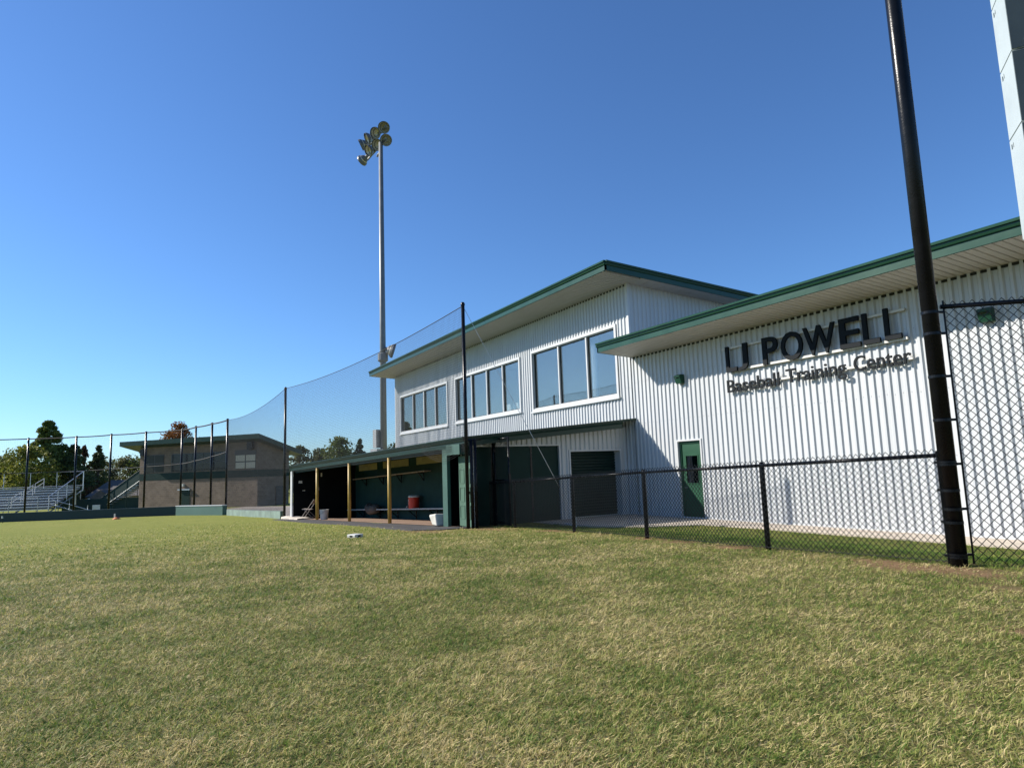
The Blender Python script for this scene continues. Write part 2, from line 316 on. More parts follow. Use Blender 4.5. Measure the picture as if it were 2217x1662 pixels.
    ma = n.new('ShaderNodeMath'); ma.operation = 'MULTIPLY_ADD'; l.new(t.outputs['Fac'], ma.inputs[0]); ma.inputs[1].default_value = 2.0; ma.inputs[2].default_value = -1.0
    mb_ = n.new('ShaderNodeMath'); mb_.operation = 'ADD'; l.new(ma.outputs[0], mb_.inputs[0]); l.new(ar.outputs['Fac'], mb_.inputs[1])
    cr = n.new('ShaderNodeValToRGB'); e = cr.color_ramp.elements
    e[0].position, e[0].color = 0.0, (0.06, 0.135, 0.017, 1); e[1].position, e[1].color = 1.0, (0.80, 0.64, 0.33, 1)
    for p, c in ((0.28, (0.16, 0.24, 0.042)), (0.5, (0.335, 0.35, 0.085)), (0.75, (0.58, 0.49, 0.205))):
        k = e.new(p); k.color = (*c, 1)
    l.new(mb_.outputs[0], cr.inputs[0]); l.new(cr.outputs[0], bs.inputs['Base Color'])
    tr = n.new('ShaderNodeBsdfTranslucent'); l.new(cr.outputs[0], tr.inputs[0]); mx = n.new('ShaderNodeMixShader'); mx.inputs[0].default_value = 0.36
    l.new(bs.outputs[0], mx.inputs[1]); l.new(tr.outputs[0], mx.inputs[2]); l.new(mx.outputs[0], n['Material Output'].inputs['Surface'])
    me.materials.append(m); o = link('grass', me); tag(o, 'short matted grass blades of the mown outfield turf', 'grass', kind='stuff')
make_grass()

# concrete apron, walkway and paving (sheets above the ground)
def sheet(name, pts, m, h, label, fn=None, skirt=0.15):
    mb = MB(); top = [(x, y, (fn(x, y) if fn else 0)+h) for x, y in pts]; n = len(pts)
    mb.add(top+[(x, y, z-skirt) for x, y, z in top], [tuple(range(n))]+[(k, k+n, (k+1) % n+n, (k+1) % n) for k in range(n)])
    o = mb.build(name, m); o['kind'] = 'structure'; o['label'] = label; return o
apr = [(-17.0, 10.2)]+[(float(a), float(b)) for a, b in zip(APX[1:], APY[1:])]+[(6.0, 13.98), (-17.0, 13.98)]
sheet('concrete_apron', apr, concrete, 0.0, 'pale concrete apron along the foot of the white metal wall')

# ------------------------------------------------------------------ corrugated sheeting
PITCH = 0.1765; RIB = 0.036
PROF = [(0, 0), (0.048, 0), (0.078, 1), (0.128, 1), (0.158, 0)]
def corrugated(parent, o, d, n, width, z0, z1, openings=(), m=white_metal, per=5, name='wall_sheet', screws=True):
    """sheets of five ribs from o along d, ribs towards n; z1 may be a function of s; openings (s0,s1,za,zb)"""
    o, d, n = Vector(o), Vector(d), Vector(n); sheets = int(math.ceil(width/(PITCH*per)-1e-6)); cache = {}; sc = MB()
    zt = z1 if callable(z1) else (lambda s: z1)
    for k in range(sheets):
        sa, sb = k*per*PITCH, min((k+1)*per*PITCH, width)
        ops = [q for q in openings if q[1] > sa and q[0] < sb]
        full = (not ops) and not callable(z1) and abs(sb-sa-per*PITCH) < 1e-6
        off = o-ORG.get(parent, V(0,0,0))+d*sa
        if full and 'm' in cache: link(name, cache['m'], parent, off); 
        else:
            br = sorted(set([0.0, sb-sa]+[s-sa for q in ops for s in q[:2] if sa < s < sb]+[i*PITCH+p for i in range(per) for p, _ in PROF if i*PITCH+p < sb-sa]))
            def dep(s):
                s = s % PITCH; P = PROF+[(PITCH, 0)]
                for (a, u), (b, v_) in zip(P, P[1:]):
                    if a <= s <= b: return (u+(v_-u)*(s-a)/max(b-a, 1e-9))*RIB
                return 0
            groups = {}; whole = all(any(q[0] <= sa+(a+b)/2 <= q[1] and q[2] > z0 for q in ops) for a, b in zip(br, br[1:]))
            for a, b in zip(br, br[1:]):
                mid = sa+(a+b)/2
                cuts = sorted((q[2], q[3]) for q in ops if q[0] <= mid <= q[1]); lo = z0; segs = []
                for ca, cb in cuts: segs.append((lo, ca, False)); lo = cb
                segs.append((lo, 0, True))
                for gi, (lo_, hi_, top) in enumerate(segs):
                    ha = zt(sa+a) if top else hi_; hb = zt(sa+b) if top else hi_
                    if min(ha, hb)-lo_ < 0.01: continue
                    pa = d*a+n*dep(a+1e-7 if a else 0); pb = d*b+n*dep(b-1e-7)
                    z = lambda p, h: (p.x, p.y, h-o.z)
                    groups.setdefault(gi if whole else 0, MB()).add([z(pa, lo_), z(pb, lo_), z(pb, hb), z(pa, ha)], [(0,1,2,3)])
            for mb in groups.values():
                me = bpy.data.meshes.new(name); me.from_pydata([tuple(p) for p in mb.v], [], mb.f); me.update(); me.materials.append(m); link(name, me, parent, off)
            if full: cache['m'] = me
        if screws:
            for i in range(per):
                s = sa+i*PITCH+0.018+random.uniform(-.006, .006)
                if s > sb-0.03: continue
                zz = z0+0.18+ (0.0 if i % 2 else 0.02)
                while zz < zt(s)-0.1:
                    if not any(q[0]-.05 < s < q[1]+.05 and q[2]-.05 < zz < q[3]+.05 for q in ops):
                        c = o+d*s+n*0.004; sc.obox((c.x, c.y, zz), d*0.006, n*0.004, V(0,0,0.006))
                    zz += 1.33
    if screws: sc.build('screw_row', screw_m, parent, kind='stuff')
FASC = [(0, 0), (0.0, 0.15), (0.035, 0.165), (0.055, 0.205), (0.03, 0.212), (0.03, 0.235), (0.07, 0.245), (0.075, 0.285), (0.06, 0.30), (-0.05, 0.30), (-0.05, 0)]
def scaled(prof, k): return [(a*k, b*k) for a, b in prof]
def trim(mb, x0, x1, y0, y1, z0, z1): mb.box((min(x0,x1), min(y0,y1), z0), (max(x0,x1), max(y0,y1), z1))

# ------------------------------------------------------------------ training building
D = 13.9
B = thing('training_building', (-16.5, D, 0), 'white ribbed metal training building with green eaves and two storeys', 'building')
WIN = [(-38.30, -31.33, 3.98, 6.10, (-36.32, -34.60, -32.95)), (-30.18, -23.76, 4.02, 6.14, (-28.42, -26.82, -25.28)), (-22.66, -17.27, 3.92, 6.20, (-20.78, -18.95))]
UX0, UX1 = -39.28, -16.55
corrugated(B, (UX0, D, 0), (1,0,0), (0,-1,0), UX1-UX0, -0.1, 7.60, [(a-UX0, b-UX0, c, d) for a, b, c, d, _ in WIN])
DOOR = (-14.60, -13.70, 0.02, 2.20)
corrugated(B, (UX1, D, 0), (1,0,0), (0,-1,0), 18.55, 0.02, 5.16, [(DOOR[0]-UX1, DOOR[1]-UX1, -1, DOOR[3])])
corrugated(B, (UX1+0.002, D, 0), (0,1,0), (1,0,0), 8.0, 4.9, lambda s: 7.60-0.062*s, screws=False)
corrugated(B, (UX0-0.002, D+8.0, 0), (0,-1,0), (-1,0,0), 8.0, -0.2, lambda s: 7.60-0.062*(8-s), screws=False)
MB().box((UX0+.05, D+7.9, 0), (UX1-.05, D+8, 7.0)).build('rear_wall', white_metal, B)
MB().box((UX1, D+8.0, 0), (2.0, D+8.1, 4.7)).build('rear_wall', white_metal, B)
MB().box((UX1-.05, D-0.05, 5.1), (UX1+.055, D+.05, 7.60)).build('corner_trim', white_trim, B)
MB().box((UX0-.055, D-0.05, -.1), (UX0+.05, D+.05, 7.60)).build('corner_trim', white_trim, B)
MB().box((-16.9, D-0.045, -0.03), (2, D-0.005, 0.03)).build('base_trim', white_trim, B)
# upper roof
RX0, RX1, RY0, RY1, RZ = -40.04, -15.77, 12.44, 22.6, 7.92; SL = 0.062
def roof(x0, x1, y0, y1, ztop, sl, name):
    mb = MB(); zz = lambda y: ztop-sl*(y-y0)
    mb.add([(x0,y0,zz(y0)),(x1,y0,zz(y0)),(x1,y1,zz(y1)),(x0,y1,zz(y1)),(x0,y0,zz(y0)-.1),(x1,y0,zz(y0)-.1),(x1,y1,zz(y1)-.1),(x0,y1,zz(y1)-.1)],
           [(0,1,2,3),(4,7,6,5),(0,4,5,1),(1,5,6,2),(2,6,7,3),(3,7,4,0)])
    return mb.build(name, mat('roof_metal', (.22, .23, .235), .45, .2, .1, 1), B)
rf = roof(RX0+.03, RX1-.03, RY0+.03, RY1, RZ-.02, SL, 'roof')
MB().extr(scaled(FASC, 1.03), (RX0, RY0, RZ-.31), (RX1, RY0, RZ-.31), (0,-1,0)).build('fascia', green_metal, rf)
for xx, out in ((RX1, 1), (RX0, -1)):
    MB().extr(scaled(FASC, 1.03), (xx, RY0, RZ-.31), (xx, RY1, RZ-.31-SL*(RY1-RY0)), (out,0,0)).build('rake_fascia', green_metal, rf)
def soffit(x0, x1, y0, y1, z0, sl, pitch=0.305, along='x'):
    n = int((x1-x0)/pitch) if along == 'x' else int((y1-y0)/pitch); me = None
    for k in range(n):
        g = 0.014; mb = MB()
        if along == 'x':
            p = pitch; pr = [(0, 0), (p*.40, 0), (p*.43, .028), (p*.50, .028), (p*.53, 0), (p*.90, 0), (p*.93, .028), (p, .028), (p, .045), (0, .045)]
            vs_ = [(a, yy, b+(-sl*(yy-y0))) for yy in (y0, y1) for a, b in pr]; q = len(pr)
            mb.add(vs_, [(i, (i+1) % q, q+(i+1) % q, q+i) for i in range(q)]); off = V(x0+k*pitch, 0, z0)
        else:
            mb.add([(x0,0,0),(x1,0,0),(x1,pitch-g,-sl*pitch),(x0,pitch-g,-sl*pitch),(x0,0,.02),(x1,0,.02),(x1,pitch-g,.02),(x0,pitch-g,.02)], [(0,3,2,1),(4,5,6,7),(0,1,5,4),(2,3,7,6),(1,2,6,5),(3,0,4,7)]); off = V(0, y0+k*pitch, z0-sl*k*pitch)
        if me is None:
            me = bpy.data.meshes.new('soffit_panel'); me.from_pydata(mb.v, [], mb.f); me.update(); me.materials.append(soffit_m)
        link('soffit_panel', me, rf, off-ORG[B])
soffit(RX0+.01, RX1-.05, RY0+.05, D+.05, RZ-.31, SL)
soffit(UX1-.03, RX1-.03, D+.05, RY1-.2, RZ-.31-SL*(D-RY0), SL, 0.4, 'y')
# lower roof along the long wall
LX0, LX1, LY0, LZ = -16.49, 2.2, 12.50, 5.40
rf2 = roof(LX0+.03, LX1, LY0+.03, 22.6, LZ-.02, SL, 'roof')
MB().extr(scaled(FASC, 0.97), (LX0, LY0, LZ-.29), (LX1, LY0, LZ-.29), (0,-1,0)).build('fascia', green_metal, rf2)
MB().extr(scaled(FASC, 0.97), (LX0, LY0, LZ-.29), (LX0, D, LZ-.29-SL*(D-LY0)), (-1,0,0)).build('rake_fascia', green_metal, rf2)
_s = rf; rf = rf2
soffit(LX0+.01, LX1-.05, LY0+.05, D+.05, LZ-.29, SL)
rf = _s
for zt_, a, b in ((RZ-.31-SL*(D-RY0), UX0, UX1), (LZ-.29-SL*(D-LY0), UX1, 2)):
    MB().box((a, D-.030, zt_-.05), (b, D-.004, zt_+.0)).build('closure_strip', dark_in, B)
# windows
def window(x0, x1, z0, z1, mull):
    f = MB(); t = .10
    f.box((x0-t, D-.075, z0-t), (x1+t, D-.02, z0)); f.box((x0-t, D-.075, z1), (x1+t, D-.02, z1+t))
    f.box((x0-t, D-.0745, z0), (x0, D-.02, z1)); f.box((x1, D-.0745, z0), (x1+t, D-.02, z1))
    f.box((x0, D-.02, z0), (x0+.03, D+.14, z1)); f.box((x1-.03, D-.02, z0), (x1, D+.14, z1)); f.box((x0+.03, D-.02, z0), (x1-.03, D+.14, z0+.03)); f.box((x0+.03, D-.02, z1-.03), (x1-.03, D+.14, z1))
    W_ = f.build('window', white_trim, B)
    MB().box((x0-.14, D-.11, z0-.16), (x1+.14, D-.03, z0-t)).build('sill', white_trim, W_)
    for mx in mull: MB().box((mx-.035, D-.03, z0+.03), (mx+.035, D+.13, z1-.03)).build('mullion', white_trim, W_)
    e = [x0+.03]+list(mull)+[x1-.03]
    for a, b in zip(e, e[1:]):
        MB().box((a+.034, D+.05, z0+.032), (b-.034, D+.062, z1-.032)).build('pane', glass, W_)
        g = MB(); g.box((a+.0, D+.035, z0+.03), (a+.05, D+.08, z1-.03)); g.box((b-.05, D+.035, z0+.03), (b, D+.08, z1-.03)); g.box((a+.05, D+.035, z0+.03), (b-.05, D+.08, z0+.06)); g.box((a+.05, D+.035, z1-.06), (b-.05, D+.08, z1-.03))
        g.build('gasket', dark_in, W_)
for w_ in WIN: window(*w_)
MB().box((UX0+.2, D+.2, 3.2), (UX1-.2, D+4.6, 3.3)).build('upper_floor', room_m, B)
MB().box((UX0+.2, D+4.6, 3.2), (UX1-.2, D+4.7, 7.1)).build('room_wall', room_m, B)
MB().box((UX0+.2, D+.2, 6.9), (UX1-.2, D+4.6, 7.0)).build('ceiling', room_m, B)
for xx in (-30.9, -23.2): MB().box((xx, D+.2, 3.3), (xx+.12, D+4.6, 6.9)).build('room_wall', room_m, B)
# a curtain hanging in the large window
cm = MB(); 
for k in range(24):
    a = -19.2+k*.022; yy = D+.32+.05*math.sin(k*1.3)
    if k < 23:
        yb = D+.32+.05*math.sin((k+1)*1.3); taper = .0
        cm.add([(a, yy, 4.0), (a+.022, yb, 4.0), (a+.022+.06*math.sin(3), yb, 6.15), (a+.06*math.sin(3), yy, 6.15)], [(0,1,2,3)])
solo(cm, 'curtain', cloth_m, (-19, D+.3, 4.0), 'pale curtain gathered inside the largest upper window', 'curtain', smooth=True)
def seat(x, y, which):
    t = thing('lounge_chair', (x, y, 3.3), which+' of three pale chairs behind the middle upper window', 'chair', 'pale chairs behind the middle window')
    mb = MB(); mb.box((x-.25, y-.28, 3.70), (x+.25, y+.25, 3.78)); mb.build('seat', white_p, t)
    MB().add([(x-.24, y-.30, 3.8), (x+.24, y-.30, 3.8), (x+.20, y-.36, 4.42), (x-.20, y-.36, 4.42), (x-.24, y-.26, 3.8), (x+.24, y-.26, 3.8), (x+.20, y-.32, 4.42), (x-.20, y-.32, 4.42)], [(0,1,2,3),(4,7,6,5),(0,3,7,4),(1,5,6,2),(2,6,7,3),(0,4,5,1)]).build('backrest', white_p, t)
    for i in (-1, 1):
        for j in (-1, 1): MB().tube([(x+.2*i, y+.2*j, 3.302), (x+.2*i, y+.2*j, 3.7)], .014, 6).build('leg', steel, t)
for x, q_ in ((-25.6, 'leftmost'), (-24.9, 'middle one'), (-24.2, 'rightmost')): seat(x, D+.75, q_)
# green door in the long wall
dt = DOOR; dr = MB(); dx0, dx1, dz0, dz1 = dt[0]+.07, dt[1]-.07, .04, dt[3]-.07
dy = D+.04
dr.box((dx0, dy, dz0), (dx1, dy+.045, .98)); dr.box((dx0, dy, 1.78), (dx1, dy+.045, dz1)); dr.box((dx0, dy, .98), (dx0+.14, dy+.045, 1.78)); dr.box((dx1-.14, dy, .98), (dx1, dy+.045, 1.78))
do = dr.build('door', green_door, B)
k = MB(); k.box((dt[0]+.005, dy-.03, .03), (dx0-.003, dy+.1, dt[3]-.005)); k.box((dx1+.003, dy-.03, .03), (dt[1]-.005, dy+.1, dt[3]-.005)); k.box((dx0-.003, dy-.03, dz1+.003), (dx1+.003, dy+.1, dt[3]-.005)); k.build('door_frame', green_door, do)
k = MB(); k.box((dt[0]-.05, D-.06, .02), (dt[0], D+.02, dt[3]+.05)); k.box((dt[1], D-.06, .02), (dt[1]+.05, D+.02, dt[3]+.05)); k.box((dt[0], D-.06, dt[3]), (dt[1], D+.02, dt[3]+.05)); k.build('door_trim', white_trim, do)
MB().box((dx0+.142, dy+.015, .982), (dx1-.142, dy+.03, 1.778)).build('door_glass', glass_dark, do)
k = MB()
for a, b, c, d in ((dx0+.12, dx0+.15, .96, 1.80), (dx1-.15, dx1-.12, .96, 1.80)): k.box((a, dy-.012, c), (b, dy-.0005, d))
for c, d in ((.96, .99), (1.77, 1.80)): k.box((dx0+.1505, dy-.012, c), (dx1-.1505, dy-.0005, d))
k.build('glazing_bead', green_door, do)
MB().tube([(dx0+.07, dy, .86), (dx0+.07, dy-.05, .86), (dx0+.18, dy-.055, .86)], .012, 8).build('handle', steel, do)
MB().box((dt[0]+.02, D+.3, .02), (dt[1]-.02, D+.32, 2.2)).build('door_backing', dark_in, do)
# wall lights
def wall_light(x, z, label):
    y = D-.04; t = thing('wall_light', (x, y, z-.12), label, 'wall light', 'wedge lights on the long wall')
    h = MB(); h.add([(x-.11, y, z-.13), (x+.11, y, z-.13), (x+.11, y, z+.13), (x-.11, y, z+.13), (x-.11, y-.12, z-.13), (x+.11, y-.12, z-.13), (x+.11, y-.20, z+.08), (x-.11, y-.20, z+.08), (x+.11, y-.14, z+.13), (x-.11, y-.14, z+.13)],
          [(0,1,5,4),(4,5,6,7),(7,6,8,9),(9,8,2,3),(0,4,7,9,3),(1,2,8,6,5)]); h.build('housing', green_metal, t)
    MB().add([(x-.085, y-.126, z-.10), (x+.085, y-.126, z-.10), (x+.085, y-.188, z+.045), (x-.085, y-.188, z+.045)], [(0,1,2,3)]).build('lens', glass_dark, t)
    MB().box((x-.112, y-.205, z+.075), (x+.112, y-.198, z+.095)).build('hood_lip', green_metal, t)
wall_light(-14.27, 4.02, 'small green wedge wall light above the green door')
wall_light(-6.13, 4.14, 'small green wedge wall light seen through the tall chain-link fence')
# raised lettering
SG = thing('wall_sign', (-12.5, D-.05, 3.4), 'dark raised two-line lettering on pale rails across the white wall', 'sign')
for nm, z0, xa, xb, h in (('rail', 4.60, -12.6, -7.62, .05), ('rail', 3.99, -12.45, -7.62, .055), ('rail', 3.56, -12.5, -7.56, .05)):
    MB().box((xa, D-.115, z0-h/2), (xb, D-.07, z0+h/2)).build(nm, rail_m, SG)
def glyph(ch, bold):
    cu = bpy.data.curves.new('letter', 'FONT'); cu.body = ch; cu.extrude = 0.5; cu.offset = bold; cu.resolution_u = 4
    ob = bpy.data.objects.new('letter', cu); COL.objects.link(ob); bpy.context.view_layer.update()
    me = bpy.data.meshes.new_from_object(ob); bpy.data.objects.remove(ob); bpy.data.curves.remove(cu)
    co = np.empty(len(me.vertices)*3); me.vertices.foreach_get('co', co); return me, co.reshape(-1, 3)
def place_letter(me, co, x0, x1, z0, z1, y0, thick):
    mn, mx_ = co.min(0), co.max(0); c = co.copy(); s = np.empty_like(c)
    s[:,0] = x0+(c[:,0]-mn[0])/(mx_[0]-mn[0])*(x1-x0); s[:,2] = z0+(c[:,1]-mn[1])/(mx_[1]-mn[1])*(z1-z0); s[:,1] = y0-(c[:,2]-mn[2])/(mx_[2]-mn[2])*thick
    s -= np.array(ORG[SG]); me.vertices.foreach_set('co', s.ravel().astype(np.float32)); me.update(); me.materials.clear(); me.materials.append(sign_m); link('letter', me, SG)
for ch, a, b in (('L', -12.43, -12.07), ('J', -12.02, -11.70), ('P', -11.22, -10.76), ('O', -10.66, -10.05), ('W', -10.02, -9.19), ('E', -9.08, -8.60), ('L', -8.53, -8.16), ('L', -8.05, -7.70)):
    me, co = glyph(ch, 0.012); place_letter(me, co, a, b, 3.95+(a+12.4)*.012-(.012 if ch in 'OJ' else 0), 4.64+(a+12.4)*.012, D-.118, .06)
def line_of(word, x0, x1, zbase, cap):
    ends = []; ref = glyph('.', .008)[1][:,0].max()
    for k in range(len(word)+1): ends.append(glyph(word[:k]+'.', .008)[1][:,0].max()-ref)
    H = glyph('B', .008)[1]; hb = H[:,1].max()-H[:,1].min(); s = cap/hb; first = glyph(word[0], .008)[1][:,0].min(); lastc = glyph(word[-1], .008)[1][:,0].max()+ends[-2]
    kx = (x1-x0)/(lastc-first)
    for k, ch in enumerate(word):
        me, co = glyph(ch, .008); a = x0+(ends[k]+co[:,0].min()-first)*kx; b = x0+(ends[k]+co[:,0].max()-first)*kx
        place_letter(me, co, a, b, zbase+co[:,1].min()*s, zbase+co[:,1].max()*s, D-.118, .035)
for wd_, a, b, z in (('Baseball', -12.47, -10.80, 3.41), ('Training', -10.60, -9.02, 3.435), ('Center', -8.83, -7.57, 3.46)): line_of(wd_, a, b, z, .33)

# ------------------------------------------------------------------ dugout
XE = -17.0
A0, A1 = V(-17.45, 7.70, 0), V(-32.6, 6.36, 0)               # front line, right to left
fd = (A1-A0).normalized(); fn_ = V(-fd.y, fd.x, 0); fn_ = fn_ if fn_.y < 0 else -fn_   # outward, to the field
def fr(x): return A0.y+(x-A0.x)*(A1.y-A0.y)/(A1.x-A0.x)
def bk(x): return 9.35+(x+32.6)*0.0858
G = thing('dugout', (-25, 8, -.3), 'long green dugout with sloping metal roof and yellow posts', 'dugout')
zf = lambda x: 2.50+(x+16.4)*0.0262                             # top of the front fascia
def fl(x): return 0.03+(x+17.2)*0.0285
rx0, rx1 = -32.95, -16.40
zb = lambda x: zf(x)+0.55
mb = MB()
fy = lambda x: fr(x)-.05
mb.add([(rx0,fy(rx0)+.03,zf(rx0)-.01),(rx1,fy(rx1)+.03,zf(rx1)-.01),(rx1,13.85,zb(rx1)),(rx0,13.85,zb(rx0)),(rx0,fy(rx0)+.03,zf(rx0)-.07),(rx1,fy(rx1)+.03,zf(rx1)-.07),(rx1,13.85,zb(rx1)-.06),(rx0,13.85,zb(rx0)-.06)],
       [(0,1,2,3),(4,7,6,5),(0,4,5,1),(1,5,6,2),(2,6,7,3),(3,7,4,0)])
RF = mb.build('roof', green_fascia, G)
MB().extr(scaled(FASC, .88), (rx0, fy(rx0), zf(rx0)-.265), (rx1, fy(rx1), zf(rx1)-.265), fn_).build('fascia', green_fascia, RF)
MB().extr(scaled(FASC, .88), (rx1-.004, fy(rx1), zf(rx1)-.27), (rx1-.004, 13.28, zf(rx1)-.27+(13.28-fy(rx1))*.55/(13.85-fy(rx1))), (1,0,0)).build('rake_fascia', green_fascia, RF)
MB().bar((rx1-.3, 13.28, zf(rx1)+.45), (rx1-.3, 13.86, zf(rx1)+.53), .60, .04).build('flashing', green_fascia, RF)
for x in np.arange(-32, -17.4, 1.2): MB().bar((x, fr(x)+.05, zf(x)-.20), (x, bk(x), zf(x)+.0), .05, .14).build('rafter', dark_in, RF)
MB().bar((-32.7, fr(-32.7)+.12, zf(-32.7)-.30), (-17.3, fr(-17.3)+.12, zf(-17.3)-.30), .10, .12).build('beam', green_dark, G)
# floor
mb = MB(); xs = np.linspace(-32.5, -17.1, 12)
for a, b in zip(xs, xs[1:]):
    mb.add([(a, fr(a)-.05, fl(a)+.01), (b, fr(b)-.05, fl(b)+.01), (b, bk(b), fl(b)-.14), (a, bk(a), fl(a)-.14)], [(0,1,2,3)])
mb.build('floor', dirt, G)
# back wall, left end wall
mb = MB()
q = lambda x, y, z: (x, y, z)
def wallq(name, p, q_, z0p, z0q, z1p, z1q, th, m, par=G):
    p, q_ = Vector(p), Vector(q_); d = (q_-p).normalized(); n = V(-d.y, d.x, 0)*th; mb = MB()
    mb.add([(p.x,p.y,z0p),(q_.x,q_.y,z0q),(q_.x,q_.y,z1q),(p.x,p.y,z1p),(p.x+n.x,p.y+n.y,z0p),(q_.x+n.x,q_.y+n.y,z0q),(q_.x+n.x,q_.y+n.y,z1q),(p.x+n.x,p.y+n.y,z1p)],
           [(0,1,2,3),(4,7,6,5),(0,4,5,1),(1,5,6,2),(2,6,7,3),(3,7,4,0)]); return mb.build(name, m, par)
xl, xr = -32.5, -17.1
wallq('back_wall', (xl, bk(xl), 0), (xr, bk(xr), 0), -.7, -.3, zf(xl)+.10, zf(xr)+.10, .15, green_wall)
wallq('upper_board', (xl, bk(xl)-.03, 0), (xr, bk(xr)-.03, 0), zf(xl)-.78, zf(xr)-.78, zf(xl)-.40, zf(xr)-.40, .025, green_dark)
for a, b in ((-31.9, -29.7), (-29.0, -26.3), (-25.6, -23.2), (-22.5, -19.5)):
    mbc = MB(); n_ = int((b-a)/.09)
    for i in range(n_):
        x = a+i*.09; y = bk(x)-.05
        mbc.add([(x, y, zf(x)-.40), (x+.055, y+.002, zf(x)-.40), (x+.09, y+.035, zf(x)-.40), (x+.09, y+.035, zf(x)-.10), (x+.055, y+.002, zf(x)-.10), (x, y, zf(x)-.10)], [(0,1,4,5),(1,2,3,4)])
    mbc.build('clerestory_sheet', clear_corr, G)
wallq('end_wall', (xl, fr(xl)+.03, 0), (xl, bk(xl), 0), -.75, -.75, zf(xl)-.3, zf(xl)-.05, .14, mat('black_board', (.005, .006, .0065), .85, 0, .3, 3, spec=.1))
MB().box((xl-.36, fr(xl)-.06, fl(xl)), (xl+.02, fr(xl)-.01, zf(xl)-.27)).build('downspout', white_trim, G)
for x in (-29.05, -25.25, -21.55):
    MB().tube([(x, fr(x)+.02, fl(x)-.05), (x, fr(x)+.02, zf(x)-.24)], .062, 12).build('post', yellow, G, smooth=True)
# bench on brackets
bz = lambda x: .20+(x+23.5)*.037
def plank(name, xa, xb, dep, z, th, m, gap=.16):
    ya, yb = bk(xa)-gap, bk(xb)-gap
    mb = MB(); mb.add([(xa,ya-dep,z(xa)),(xb,yb-dep,z(xb)),(xb,yb,z(xb)),(xa,ya,z(xa)),(xa,ya-dep,z(xa)-th),(xb,yb-dep,z(xb)-th),(xb,yb,z(xb)-th),(xa,ya,z(xa)-th)], [(0,1,2,3),(4,7,6,5),(0,4,5,1),(1,5,6,2),(2,6,7,3),(3,7,4,0)]); return mb.build(name, m, G)
bench = plank('bench', -32.4, -17.3, .42, bz, .05, bench_top, .05)
shz = lambda x: 1.62+(x+24.3)*.0383
shelf = plank('shelf', -31.95, -24.3, .30, shz, .035, wood, .05)
for xs_, par, zf_, dp in ([( -31.2, bench, bz, .38)]+[(x, bench, bz, .38) for x in (-29.3, -27.4, -25.6, -23.8, -21.5)]+[(x, shelf, shz, .27) for x in (-30.9, -28.9, -27.0, -24.9)]):
    y = bk(xs_)-.06; z = zf_(xs_)-(.055 if par is bench else .04); k = MB(); k.bar((xs_, y-dp, z-.02), (xs_, y, z-.02), .04, .04); k.bar((xs_, y-.02, z-.045), (xs_, y-.02, z-.34 if par is shelf else z-.45), .04, .04, (0,1,0)); k.bar((xs_, y-dp+.05, z-.05), (xs_, y-.04, z-.30), .03, .03); k.build('bracket', black_coat, par)
# papers on the end wall
for yy, zz, a, b in ((6.62, 1.22, .16, .12), (7.65, 1.5, .07, .18), (7.5, .85, .07, .16), (6.8, .86, .12, .03)):
    tag(MB().box((xl+.003, yy, zz), (xl+.008, yy+a, zz+b)).build('notice', white_p, G))
# green column, header and the door behind them
cx0, cx1 = -17.66, -17.33
MB().box((cx0, 7.62, .02), (cx1, 7.72, zf(cx0)-.27)).build('column', green_paint, G)
MB().box((cx1+.002, 7.60, 2.02), (-16.42, 7.76, 2.30)).build('header', green_paint, G)
MB().box((-17.75, 7.73, -.1), (-17.68, 8.8, 2.2)).build('alcove_partition', mat('black_board', (0,0,0)), G)  # added black board, keeps the sun out of the alcove
MB().box((-17.68, 8.62, -.1), (XE-.06, 8.70, 2.4)).build('alcove_wall', mat('black_board', (0,0,0)), G)
pdx0, pdx1, pdy = -17.12, -16.33, 7.93
pd_ = MB().box((pdx0, pdy-.045, .05), (pdx1, pdy-.005, 1.98)).build('panel_door', green_panel, G)
for i in (0, 1):
    for z0, z1 in ((.25, .62), (.72, 1.12), (1.22, 1.62)):
        a = pdx0+.07+i*.36; k = MB()
        k.box((a, pdy-.058, z0), (a+.30, pdy-.0455, z0+.025)); k.box((a, pdy-.058, z1-.025), (a+.30, pdy-.0455, z1)); k.box((a, pdy-.058, z0+.025), (a+.025, pdy-.0455, z1-.025)); k.box((a+.275, pdy-.058, z0+.025), (a+.30, pdy-.0455, z1-.025)); k.build('door_panel', green_panel, pd_)
MB().lathe((pdx1-.08, pdy-.046, .98), (0,-1,0), [(.0, .07), (.03, .065), (.035, .04), (.02, .02), (.03, 0)], 12).build('handle', black_coat, pd_)
# end wall towards the camera: ribbed sheets, dark green panels, roller shutter
EZ = lambda s: min(2.30+(s)*.088-.02, 2.86)
SH = (8.28, 11.20, -.2, 2.23); RS = (11.62, 13.56, -.12, 2.04); e0 = 7.9
corrugated(G, (XE, e0, 0), (0,1,0), (1,0,0), 13.86-e0, -.12, EZ, [(SH[0]-e0, SH[1]-e0, -1, SH[3]), (RS[0]-e0, RS[1]-e0, -1, RS[3])], per=5, screws=False)
k = MB(); k.box((XE-.02, SH[0]-.04, SH[3]), (XE+.06, SH[1]+.04, SH[3]+.045)); k.box((XE-.02, SH[1], -.1), (XE+.06, SH[1]+.04, SH[3])); k.box((XE-.02, SH[0]-.04, -.1), (XE+.06, SH[0], SH[3])); k.build('opening_trim', white_trim, G)
for a, b in ((8.29, 8.88), (8.95, 10.20), (10.27, 11.19)):
    MB().box((XE-.06, a, -.1), (XE-.02, b, SH[3]-.01)).build('screen_panel', green_dark, G)
for a in (8.915, 10.235): MB().box((XE-.09, a-.03, -.1), (XE-.01, a+.03, SH[3]-.005)).build('screen_mullion', black_coat, G)
